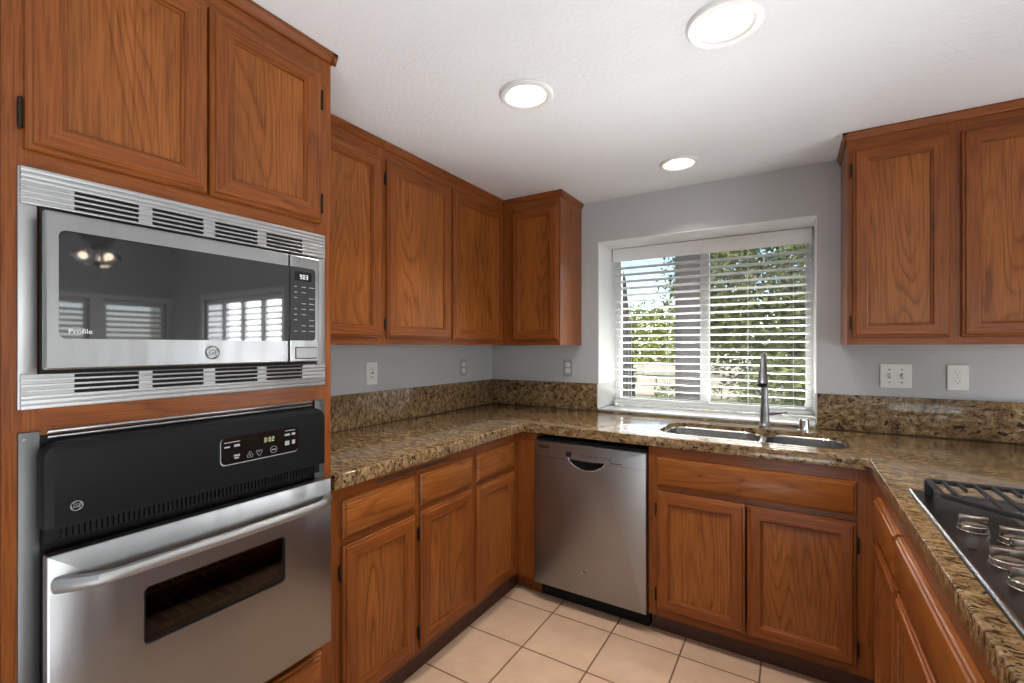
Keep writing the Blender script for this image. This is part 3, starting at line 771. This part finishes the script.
bowl(SK0 + .006, SKD - .012, SKY0 + .006, SKY1 - .006, 'bowl'); bowl(SKD + .012, SK1 - .006, SKY0 + .006, SKY1 - .006, 'bowl')
m = MB().box(SKD - .0125, SKD + .0125, SKY0 + .05, SKY1 - .05, ZE - .04, ZT - .0195, bev=.006, seg=3); obj('divider', m, STEEL_SINK, sn)

# faucet
fx, fy = 1.7515, -.115
fc = thing('faucet', 'tall brushed nickel pull-down faucet behind the sink', 'faucet', (fx, fy, ZT))
m = MB().lathe([(.029, .0005), (.029, .006), (.026, .012), (.0225, .02), (.021, .07), (.0215, .085), (.0195, .10), (.0178, .115), (.0168, .19), (.0150, .20), (.0128, .203)], (fx, fy, ZT), 24); obj('base', m, NICKEL, fc)
arc = [(fx, fy, ZT + .13), (fx, fy, ZT + .20), (fx, fy - .002, ZT + .27)]
for k in range(0, 9):
    a = PI * k / 8 * .80
    arc.append((fx, fy - .062 + .062 * math.cos(a), ZT + .305 + .062 * math.sin(a)))
m = MB().tube(arc, .0120, 14); obj('spout', m, NICKEL, fc)
e = Vector(arc[-1]); dirn = (Vector(arc[-1]) - Vector(arc[-2])).normalized(); dirn = Vector((0, dirn.y * .55, dirn.z)).normalized()
m = MB(); m.tube([e - dirn * .012, e + dirn * .01, e + dirn * .05, e + dirn * .10, e + dirn * .125, e + dirn * .135], [.0125, .0145, .0185, .0225, .0245, .0235], 18)
sh = obj('spray_head', m, NICKEL, fc)
m = MB(); m.cyl(e + dirn * .1345, e + dirn * .138, .020, n=18); obj('spray_face', m, BLK_MATT, sh)
m = MB(); m.cyl((fx, fy, ZT + .072), (fx + .040, fy - .004, ZT + .072), .0125, n=16); m.tube([(fx + .036, fy - .004, ZT + .072), (fx + .058, fy - .006, ZT + .074), (fx + .095, fy - .010, ZT + .080)], [.0115, .0085, .0065], 12)
obj('lever_handle', m, NICKEL, fc)
ax_, ay_ = 1.920, -.150
ag = thing('sink_air_gap', 'small chrome air gap cap on the worktop right of the faucet', 'air gap', (ax_, ay_, ZT))
m = MB().lathe([(.0275, .0005), (.0275, .004), (.0225, .006), (.0215, .010), (.0215, .052), (.019, .057), (0, .0575)], (ax_, ay_, ZT), 24); obj('cap', m, CHROME, ag)
m = MB()
for k in range(5): m.box(ax_ - .003 - .0, ax_ + .003, ay_ - .0222, ay_ - .0200, ZT + .016 + k * .007, ZT + .020 + k * .007)
obj('cap_slots', m, SLOT, ag)

# ================================================================== COOKTOP
CX0, CX1, CY0, CY1 = 2.1545, 2.70, -2.005, -1.098
ck = thing('gas_cooktop', 'stainless gas cooktop set into the granite peninsula', 'cooktop', ((CX0 + CX1) / 2, (CY0 + CY1) / 2, ZT))
m = MB(); P = lambda x0, x1, y0, y1, r, z: rr3(x0, x1, y0, y1, r, z, 5)
m.loft([P(CX0, CX1, CY0, CY1, .008, ZT + .0004), P(CX0, CX1, CY0, CY1, .008, ZT + .0060), P(CX0 + .003, CX1 - .003, CY0 + .003, CY1 - .003, .008, ZT + .0080), P(CX0 + .007, CX1 - .007, CY0 + .007, CY1 - .007, .010, ZT + .0080),
        P(CX0 + .011, CX1 - .011, CY0 + .011, CY1 - .011, .012, ZT + .0050)])
obj('top_plate', m, STEEL_DK, ck)
m = MB(); pth = [(CX0 + .004, CY0 + .01, ZT + .0078), (CX0 + .004, CY1 - .01, ZT + .0078)]; m.tube(pth, .0036, 10); obj('front_rim', m, CHROME, ck)
ZK = ZT + .005; gx0, gx1 = 2.192, 2.665; yc = -1.5515
def grate(poly, bars, burners):
    m = MB(); zt_ = ZT + .050; r = .0052
    def bar(a, b, q=r):
        a, b = Vector((*a, zt_ - q)), Vector((*b, zt_ - q)); d_ = (b - a); L = d_.length; ang = math.atan2(d_.y, d_.x)
        mb_ = Matrix.Translation((a + b) / 2) @ Matrix.Rotation(ang, 4, 'Z'); m.box(-L / 2 - q * .6, L / 2 + q * .6, -q, q, -q * 1.3, q, bev=.0022, mat=mb_)
    for a, b in zip(poly, poly[1:] + poly[:1]): bar(a, b)
    for a, b in bars: bar(a, b, .0040)
    for a in poly:
        if abs(a[0] - gx0) < .001 and abs(a[1] - yc) < .30: continue
        m.box(a[0] - .009, a[0] + .009, a[1] - .009, a[1] + .009, ZK + .0005, zt_ - .004, bev=.002)
    g = obj('grate', m, IRON, ck)
    for (bx, by, br) in burners:
        m = MB().lathe([(br + .022, .0006), (br + .020, .006), (br + .004, .010), (br, .020), (br - .004, .023), (0, .024)], (bx, by, ZK), 28, mi=0)
        bu = obj('burner', m, STEEL_TRIM, ck); m = MB().lathe([(br - .004, .0242), (br - .003, .030), (br - .008, .033), (0, .0335)], (bx, by, ZK), 28); obj('burner_cap', m, IRON, bu)
def mir(ps): return [(x, 2 * yc - y) for x, y in ps]
def bars_for(sign):
    out = []
    top = -1.135
    for k, x in enumerate((2.220, 2.250, 2.281, 2.314, 2.348, 2.383, 2.42, 2.458, 2.496, 2.535, 2.574, 2.613)):
        yb_ = -1.285 - max(0, min(1, (x - 2.192) / .16)) * .155
        if k in (1, 5, 9): segs = [((x, top), (x, -1.205))]
        elif k in (4, 8): segs = [((x, top), (x, -1.20)), ((x, yb_), (x, yb_ + .07))]
        else: segs = [((x, top), (x, yb_))]
        for a, b_ in segs: out.append((a, b_) if sign > 0 else ((a[0], 2 * yc - a[1]), (b_[0], 2 * yc - b_[1])))
    return out
polyA = [(gx0, -1.135), (gx1, -1.135), (gx1, -1.440), (2.352, -1.440), (gx0, -1.285)]
grate(polyA, bars_for(1), [(2.37, -1.255, .032), (2.54, -1.29, .042)])
grate(mir(polyA), bars_for(-1), [(2.37, 2 * yc + 1.255, .032), (2.54, 2 * yc + 1.29, .042)])
pc = [(2.40, -1.452), (gx1, -1.452), (gx1, 2 * yc + 1.452), (2.40, 2 * yc + 1.452)]
grate(pc, [((2.46, -1.452), (2.46, -1.651)), ((2.53, -1.452), (2.53, -1.52)), ((2.53, -1.651), (2.53, -1.585)), ((2.60, -1.452), (2.60, -1.651))], [(2.53, -1.5515, .046)])
for (kx, ky) in [(2.2150, -1.4050), (2.2660, -1.4560), (2.2610, -1.5280), (2.2155, -1.5980), (2.2150, -1.6900)]:
    m = MB().lathe([(.0265, .0006), (.0265, .003), (.0245, .004), (.0240, .0135), (.0225, .0150), (0, .0150)], (kx, ky, ZK), 28)
    kb = obj('knob', m, KNOB, ck)
    m = MB().box(-.0235, .0235, -.0065, .0065, .0140, .0345, bev=.0015, mat=Matrix.Translation((kx, ky, ZK))); obj('knob_grip', m, KNOB, kb)
m = MB().box(2.176, 2.190, -1.538, -1.530, ZK + .0003, ZK + .0008); obj('printed_mark', m, BLK_MATT, ck)

# ================================================================== WALL UNITS
def wall_unit(label, F, boxes, stiles, rails, doors, base, cr, ret=(), endp=None):
    t = thing('wall_cabinet', label, 'cabinet', base)
    m = MB()
    for b_ in boxes: m.box(*b_)
    obj('carcass', m, OAK_E, t)
    face_frame(t, F, [(a, b_, ZU, ZC - .002) for a, b_ in stiles], rails)
    for a, b_, h in doors: door(t, F, a, b_, 1.3605, 2.1665, h)
    crown(t, F, cr[0], cr[1], ret)
    return t
T = .016; zu1 = ZC - .002
def wbx(x0, x1, y0, y1):
    return [(x0, x1, y0, y0 + T, ZU, zu1), (x0, x1, y1 - T, y1, ZU, zu1), (x0, x1, y0 + T, y1 - T, ZU + .012, ZU + .028), (x0, x1, y0 + T, y1 - T, zu1 - T, zu1)]
def wby(x0, x1, y0, y1):
    return [(x0, x0 + T, y0, y1, ZU, zu1), (x1 - T, x1, y0, y1, ZU, zu1), (x0 + T, x1 - T, y0, y1, ZU + .012, ZU + .028), (x0 + T, x1 - T, y0, y1, zu1 - T, zu1), (x0 + T, x1 - T, y1 - .01, y1, ZU + .028, zu1 - T)]
def rail2(a, b_): return [(a, b_, ZU, ZU + .045), (a, b_, 2.152, zu1)]
xf = XU - .019
wall_unit('oak wall cabinet with one door, next to the tall oven cabinet', FX_U, wbx(.002, xf, -1.848, -1.3295) + [(.002, .010, -1.848, -1.3295, ZU + .03, zu1)], [(-1.848, -1.80), (-1.361, -1.3295)], rail2(-1.80, -1.361), [(-1.832, -1.347, None)], (.15, -1.59, ZU), (-1.848, -1.3295))
wall_unit('oak wall cabinet with two doors on the left wall, above the corner worktop', FX_U, wbx(.002, xf, -1.3285, -.002) + [(.002, .010, -1.3285, -.002, ZU + .03, zu1)], [(-1.3285, -1.297), (-.875, -.822), (-.376, YU - .0)], rail2(-1.297, -.875) + rail2(-.822, -.376), [(-1.311, -.8605, 'lo'), (-.8355, -.362, None)], (.15, -.65, ZU), (-1.3285, YU - .016))
def ret_c(mb, pr): mb.loft([[Vector((.7012 + w, y, ZC + v)) for w, v in pr] for y in (-.004, YU - .016)])
yf = YU + .019
wall_unit('narrow oak wall cabinet in the corner, left of the window', FY_U, wby(XU + .001, .7012, yf, -.002), [(XU + .001, .386), (.672, .7012)], rail2(.386, .672), [(.3745, .6925, None)], (.5, -.16, ZU), (XU + .016, .7012 + .016), (ret_c,))
def ret_r(mb, pr): mb.loft([[Vector((2.0755 - w, y, ZC + v)) for w, v in pr] for y in (-.004, YU - .016)])
wall_unit('oak wall cabinet with two doors, right of the window', FY_U, wby(2.0755, 2.79, yf, -.002), [(2.0755, 2.110), (2.392, 2.452), (2.740, 2.79)], rail2(2.110, 2.392) + rail2(2.452, 2.740), [(2.0950, 2.4065, 'lo'), (2.4385, 2.756, 'hi')], (2.43, -.16, ZU), (2.0755 - .016, 2.79), (ret_r,))

# ================================================================== OUTLETS
def outlet(F, u, v, label, mat, kind, w=.070, h=.114):
    t = thing('wall_outlet' if kind == 'o' else 'switch_plate', label, 'outlet' if kind == 'o' else 'switch', F(u, v, .0005))
    m = MB(); fplate(m, F, u - w / 2, u + w / 2, v - h / 2, v + h / 2, .003, .0005, .0060, 0, .0025); obj('cover_plate', m, mat, t)
    if kind == 'o':
        for s in (-.0195, .0195):
            m = MB(); fplate(m, F, u - .0165, u + .0165, v + s - .0145, v + s + .0145, .010, .0055, .0070, 0, .0005); rc = obj('receptacle', m, mat if mat is PLATE else MARKW, t)
            m = MB()
            for q in (-.0065, .0065): fbox(m, F, u + q - .0011, u + q + .0011, v + s - .001, v + s + .0065, .0066, .0073)
            m.cyl(F(u, v + s - .0075, .0066), F(u, v + s - .0075, .0073), .0024, n=10); obj('slots', m, SLOT, rc)
        m = MB().cyl(F(u, v, .0058), F(u, v, .0068), .003, n=10); obj('screw', m, STEEL_TRIM, t)
    else:
        for q in ((-.023, .023) if kind == 'd' else (0,)):
            m = MB(); fbox(m, F, u + q - .005, u + q + .005, v - .012, v + .012, .0058, .0066); fr = obj('toggle_slot', m, MARK, t)
            m = MB(); m.box(-.004, .004, -.005, .005, -.004, .010, bev=.001, mat=Matrix.Translation(F(u + q, v, .008)) @ Matrix.Rotation(math.radians(35), 4, 'X')); obj('toggle', m, mat, fr)
            m = MB()
            for s in (-.030, .030): m.cyl(F(u + q, v + s, .0058), F(u + q, v + s, .0068), .0032, n=10)
            obj('screw', m, SLOT, t)
    return t
FL, FB = fr_x(0), fr_y(0)
gf = thing('wall_outlet', 'white outlet with centre strip on the left wall, nearest the oven', 'outlet', (0.0005, -1.126, 1.184))
m = MB(); fplate(m, FL, -1.163, -1.089, 1.124, 1.242, .003, .0005, .0065, 0, .0025); obj('cover_plate', m, PLATE, gf)
m = MB(); fplate(m, FL, -1.143, -1.109, 1.150, 1.217, .002, .0060, .0085, 0, .0008); rc = obj('receptacle', m, PLATE, gf)
m = MB()
for s in (1.164, 1.203):
    for q in (-.0065, .0065): fbox(m, FL, -1.126 + q - .0013, -1.126 + q + .0013, s - .003, s + .005, .0083, .0088)
    m.cyl(FL(-1.126, s - .007, .0083), FL(-1.126, s - .007, .0088), .0026, n=10)
obj('slots', m, SLOT, rc)
m = MB(); fbox(m, FL, -1.134, -1.118, 1.1795, 1.1830, .0083, .0092); fbox(m, FL, -1.134, -1.118, 1.1850, 1.1885, .0083, .0092); obj('test_button', m, SLOT, rc)
outlet(FL, -.346, 1.182, 'grey outlet on the left wall close to the corner', PLATE_G, 'o')
outlet(FB, .6055, 1.182, 'grey outlet under the corner wall cabinet, left of the window', PLATE_G, 'o')
outlet(FB, 2.2855, 1.184, 'white double switch plate right of the window', PLATE, 'd', .1155, .114)
outlet(FB, 2.5005, 1.184, 'white duplex outlet at the right edge, beside the switch plate', PLATE, 'o')

# ================================================================== WINDOW
GY = .335
m = MB(); xa, xb, za, zb = XW0 + .004, XW1 - .004, .931, ZW - .004; w = .038
m.box(xa, xa + w, GY - .02, GY + .02, za, zb); m.box(xb - w, xb, GY - .02, GY + .02, za, zb); m.box(xa + w, xb - w, GY - .02, GY + .02, za, za + w); m.box(xa + w, xb - w, GY - .02, GY + .02, zb - w, zb)
m.box(1.372, 1.424, GY - .02, GY + .02, za + w, zb - w)
win = struct('window_1', m, WHITE_PAINT)
m = MB(); m.box(xa + w, 1.372, GY - .002, GY + .002, za + w, zb - w); m.box(1.424, xb - w, GY + .004, GY + .008, za + w, zb - w); g = obj('window_glass', m, PANE, win)

bl = thing('window_blind', 'white horizontal slat blind in the window recess above the sink', 'blind', (1.4, .26, 1.90))
BX0, BX1 = XW0 + .010, XW1 - .010
m = MB().box(BX0 + .002, BX1 - .002, .236, .244, 1.893, 1.9795, bev=.003).box(BX0 + .002, BX0 + .008, .244, .275, 1.893, 1.9795).box(BX1 - .008, BX1 - .002, .244, .275, 1.893, 1.9795); obj('valance', m, BLIND, bl)
m = MB().box(BX0 + .01, BX1 - .01, .250, .300, 1.925, 1.978); obj('headrail', m, BLIND, bl)
m = MB()
for k in range(20):
    z = 1.8535 - k * .04575
    m.box(BX0 + .006, BX1 - .006, -.0255, .0255, -.0021, .0021, bev=.0010, seg=1, mat=Matrix.Translation((0, .276, z)) @ Matrix.Rotation(math.radians(-7.0), 4, 'X'))
obj('slats', m, BLIND, bl)
m = MB().box(BX0 + .006, BX1 - .006, .2505, .3015, .9425, .9575, bev=.003); obj('bottom_rail', m, BLIND, bl)
for x in (.935, 1.18, 1.645, 1.875):
    m = MB()
    for y in (.2495, .3025): m.cyl((x, y, .950), (x, y, 1.93), .0009, n=6)
    obj('ladder_cord', m, BLIND, bl)
m = MB().tube([(BX1 - .012, .232, 1.90), (BX1 - .012, .229, 1.5), (BX1 - .011, .230, 1.14)], .0022, 8); m.lathe([(.002, .03), (.005, .012), (.006, 0), (0, -.002)], (BX1 - .011, .230, 1.11), 10); obj('pull_cord', m, BLIND, bl)

# ================================================================== DINING SIDE (seen mirrored in the microwave door)
def shutters(name, a0, a1, z0, z1, n, plane, axis):
    """plantation shutters in an opening; axis x: along x at y=plane, axis y: along y at x=plane"""
    def B(m, u0, u1, v0, v1, w0, w1, rot=None):
        if rot is None:
            if axis == 'x': m.box(u0, u1, plane + w0, plane + w1, v0, v1)
            else: m.box(plane + w0, plane + w1, u0, u1, v0, v1)
    m = MB(); B(m, a0 - .06, a1 + .06, z0 - .06, z0, -.012, .03); B(m, a0 - .06, a1 + .06, z1, z1 + .06, -.012, .03); B(m, a0 - .06, a0, z0, z1, -.012, .03); B(m, a1, a1 + .06, z0, z1, -.012, .03)
    t = struct(name, m, WHITE_PAINT)
    pw = (a1 - a0) / n
    for k in range(n):
        m = MB(); u0, u1 = a0 + k * pw + .004, a0 + (k + 1) * pw - .004
        B(m, u0, u0 + .04, z0 + .004, z1 - .004, .03, .058); B(m, u1 - .04, u1, z0 + .004, z1 - .004, .03, .058)
        for q in (z0 + .004, (z0 + z1) / 2 - .03, z1 - .064): B(m, u0 + .04, u1 - .04, q, q + .06, .03, .058)
        nl = int((z1 - z0 - .2) / .062)
        for j in range(nl):
            z = z0 + .1 + (j + .5) * (z1 - z0 - .2) / nl
            if abs(z - (z0 + z1) / 2) < .05: continue
            if axis == 'x': M_ = Matrix.Translation(((u0 + u1) / 2, plane + .044, z)) @ Matrix.Rotation(math.radians(28), 4, 'X'); m.box(-(u1 - u0) / 2 + .04, (u1 - u0) / 2 - .04, -.03, .03, -.004, .004, mat=M_)
            else: M_ = Matrix.Translation((plane + .044, (u0 + u1) / 2, z)) @ Matrix.Rotation(math.radians(-28), 4, 'Y'); m.box(-.03, .03, -(u1 - u0) / 2 + .04, (u1 - u0) / 2 - .04, -.004, .004, mat=M_)
        obj('shutter', m, WHITE_PAINT, t)
    return t
shutters('window_2', DX0, DX1, DZ0, DZ1, 4, 0.0, 'x')
shutters('window_3', -1.75, -.82, .72, 1.88, 2, X6, 'y')
shutters('window_4', -.70, -.06, .72, 1.88, 1, X6, 'y')
m = MB(); m.box(X6 + .05, X6 + .1, -4.4, -4.33, .02, 2.1); m.box(X6 + .05, X6 + .1, -2.47, -2.4, .02, 2.1); m.box(X6 + .05, X6 + .1, -3.44, -3.36, .02, 2.1); m.box(X6 + .05, X6 + .1, -4.33, -2.47, 2.03, 2.1); m.box(X6 + .05, X6 + .1, -4.33, -2.47, .02, .10)
d1 = struct('door_1', m, WHITE_PAINT); m = MB().box(X6 + .07, X6 + .076, -4.33, -3.44, .10, 2.03); m.box(X6 + .07, X6 + .076, -3.36, -2.47, .10, 2.03); obj('door_glass', m, PANE, d1)
m = MB(); m.box(2.3, 2.36, -5.72, -5.66, .9, 2.1); m.box(4.44, 4.5, -5.72, -5.66, .9, 2.1); m.box(3.37, 3.43, -5.72, -5.66, .96, 2.04); m.box(2.36, 4.44, -5.72, -5.66, .9, .96); m.box(2.36, 4.44, -5.72, -5.66, 2.04, 2.1)
w5 = struct('window_5', m, WHITE_PAINT); obj('window_glass', MB().box(2.36, 4.44, -5.695, -5.69, .96, 2.04), PANE, w5)

cfx, cfy, cfz = 4.40, -1.33, 2.619
cf = thing('ceiling_fan', 'dark ceiling fan with three lit glass shades, mirrored in the microwave door', 'ceiling fan', (cfx, cfy, cfz))
m = MB().lathe([(.07, -.001), (.07, -.03), (.03, -.05), (.013, -.055), (.013, -.29)], (cfx, cfy, cfz), 24); obj('downrod', m, BRONZE, cf)
m = MB().lathe([(.03, -.155), (.09, -.18), (.12, -.22), (.12, -.27), (.09, -.30), (.05, -.32), (.05, -.36), (0, -.365)], (cfx, cfy, cfz - .13), 28); obj('motor', m, BRONZE, cf)
for k in range(5):
    a = 2 * PI * k / 5 + .35; M_ = Matrix.Translation((cfx, cfy, cfz - .365)) @ Matrix.Rotation(a, 4, 'Z') @ Matrix.Rotation(math.radians(11), 4, 'X')
    m = MB().box(.11, .24, -.018, .018, -.004, .004, mat=M_); m.box(.20, .68, -.065, .065, -.004, .006, bev=.003, mat=M_); obj('blade', m, BRONZE, cf)
for k in range(3):
    a = 2 * PI * k / 3 + .6; dx, dy = math.cos(a), math.sin(a); c0 = Vector((cfx + dx * .035, cfy + dy * .035, cfz - .47)); ax = Vector((dx * .58, dy * .58, -.8)).normalized()
    m = MB(); m.tube([c0, c0 + ax * .05, c0 + ax * .06, c0 + ax * .11, c0 + ax * .145], [.018, .022, .04, .062, .075], 20); sh = obj('glass_shade', m, SHADE, cf)
    m = MB().sphere(c0 + ax * .105, .030, u=14, v=10); obj('bulb', m, BULB, sh)
m = MB().cyl((cfx, cfy, cfz - .73), (cfx, cfy, cfz - .495), .0015, n=6); m.sphere((cfx, cfy, cfz - .735), .008, u=8, v=6); obj('pull_chain', m, BRONZE, cf)

# ================================================================== GARDEN
def leafmat(name, c1, c2):
    m, nt, b = nmat(name); oi = nt.nodes.new('ShaderNodeTexCoord')
    c = ramp(nt, noise(nt, oi.outputs['Object'], 6, 3, .6), [(.3, c1), (.7, c2)]); nt.links.new(c, b.inputs['Base Color']); b.inputs['Roughness'].default_value = .6
    return m
LEAF = [leafmat('hedge_leaves', (.07, .10, .020), (.26, .31, .07)), leafmat('olive_leaves', (.06, .078, .022), (.24, .255, .075)), leafmat('bright_leaves', (.16, .19, .03), (.44, .45, .10))]
BARK = rough_paint('grey_bark', (.085, .075, .068), 30, .8, .9)
POSTM = rough_paint('weathered_post_paint', (.028, .025, .024), 25, .4, .8)
STONE = rough_paint('pale_stone', (.62, .545, .47), 12, .6, .9)
LAWN = leafmat('lawn_grass', (.16, .22, .05), (.34, .40, .12))
GRAVEL = rough_paint('pale_gravel', (.55, .50, .44), 60, .6, .95)
def foliage(mb, c, rad, n, size, shell=.55):
    bm = mb.bm
    for _ in range(n):
        while True:
            p = Vector((random.uniform(-1, 1), random.uniform(-1, 1), random.uniform(-1, 1)))
            if shell < p.length < 1: break
        p = Vector((p.x * rad[0], p.y * rad[1], p.z * rad[2])) * (1 + random.uniform(-.12, .12)) + Vector(c)
        u = Vector((random.gauss(0, 1), random.gauss(0, 1), random.gauss(0, .7))).normalized(); v = u.orthogonal().normalized()
        s = size * random.uniform(.6, 1.3); vs = [bm.verts.new(p + u * s), bm.verts.new(p + v * s * .45), bm.verts.new(p - u * s), bm.verts.new(p - v * s * .45)]
        bm.faces.new(vs)
GZ = -.12
def patch(m, x0, x1, y0, y1, z): m.box(x0, x1, y0, y1, z - .15, z)
struct('ground', MB().box(-30, 16, HW + .02, 40, GZ - .3, GZ - .02), GRAVEL)
tag(obj('lawn', MB().box(-16, 6, 4.2, 10.6, GZ - .02, GZ), LAWN), 'strip of green lawn outside the window', 'lawn', kind='structure')
# low stone wall, one mesh of irregular blocks
m = MB()
for row in range(3):
    x = -14.0 + row * .3
    while x < 3.5:
        l = random.uniform(.55, 1.15); h = .30
        m.box(x, x + l - .02, 10.9 + random.uniform(-.05, .05), 11.5, GZ + row * h, GZ + (row + 1) * h - .015, bev=.03, seg=2); x += l
tag(obj('stone_wall', m, STONE), 'low pale stone garden wall outside, seen through the lower blind slats', 'garden wall')
def shrub(name, label, cat, blobs, leaf, size, group=None, trunk=None, base=None):
    t = thing(name, label, cat, base or (blobs[0][0][0], blobs[0][0][1], GZ), group)
    m = MB()
    for c, r, n in blobs: foliage(m, c, r, n, size)
    obj('foliage', m, leaf, t, smooth=False, recalc=False)
    if trunk:
        m = MB(); m.tube(trunk[0], trunk[1], 12); obj('trunk', m, BARK, t)
    return t
shrub('hedge', 'long bright green hedge behind the stone wall outside', 'hedge', [((-9 + k * 1.5, 13.6 + random.uniform(-.2, .2), 1.35 + random.uniform(-.1, .2)), (1.15, .8, 1.55), 1100) for k in range(6)], LEAF[2], .10, base=(-5, 13.6, GZ))
shrub('tree', 'grey leaning tree trunk outside, at the left edge of the window', 'tree', [((-2.0, 6.1, 4.0), (1.0, 1.0, .7), 800), ((-1.25, 6.0, 2.2), (.22, .3, .5), 120), ((-1.0, 6.0, .75), (.30, .3, .35), 140)], LEAF[1], .06, trunk=([(-.84, 5.9, GZ), (-.87, 5.9, .8), (-.93, 5.95, 1.7), (-1.02, 6.0, 2.6), (-1.35, 6.0, 3.9)], [.17, .13, .11, .10, .08]), base=(-.84, 5.9, GZ))
pt = thing('patio_post', 'wide dark grey patio post outside, left of the window mullion', 'post', (1.075, 1.6, GZ))
m = MB().box(.965, 1.175, 1.5, 1.71, GZ - .02, 2.75, bev=.006); obj('shaft', m, POSTM, pt); m = MB().box(.945, 1.195, 1.48, 1.73, GZ - .02, GZ + .16, bev=.01); obj('plinth', m, POSTM, pt)
shrub('tree', 'dense green tree outside, behind the right window pane', 'tree', [((1.3, 6.2, 2.5), (1.4, .9, 1.5), 5200), ((2.6, 6.6, 2.4), (1.2, .9, 1.5), 3600), ((.62, 6.6, 2.6), (.75, .7, 1.2), 2000), ((1.6, 7.0, 2.2), (2.0, .5, 2.0), 5000), ((1.7, 8.0, 3.0), (2.4, .5, 2.2), 6000)], LEAF[1], .062, trunk=([(1.85, 6.9, GZ), (1.9, 6.9, 1.0), (1.8, 6.8, 2.3), (1.7, 6.6, 3.0)], [.16, .13, .12, .08]), base=(1.85, 6.9, GZ))
shrub('shrub', 'low leafy shrub outside, behind the faucet', 'shrub', [((1.75, 3.9, .62), (.55, .5, .60), 1800), ((2.3, 4.0, .80), (.5, .5, .7), 1300)], LEAF[1], .045)
shrub('shrub', 'small dark shrub outside in front of the stone wall', 'shrub', [((-.55, 8.6, .15), (.55, .4, .30), 500)], LEAF[0], .05)
m = MB()
for q in range(9):
    a = random.uniform(0, 6.28); r = random.uniform(.2, .55)
    m.sphere((.75 + q * .16 + random.uniform(-.1, .1), 5.0 + random.uniform(-.4, .4), GZ + .12), random.uniform(.16, .3), (1.2, .9, .75), u=9, v=6)
tag(obj('rock_border', m, STONE, base=(1.2, 5, GZ)), 'pale rocks bordering the garden bed outside', 'rocks', kind='stuff')
shrub('hedge', 'dark green trees far outside closing the garden view', 'hedge', [((-12 + k * 2.6, 21 + random.uniform(-1, 1), 1.6 + random.uniform(-.3, .5)), (1.7, 1.2, 2.0), 900) for k in range(9)], LEAF[0], .16, base=(-5, 21, GZ))
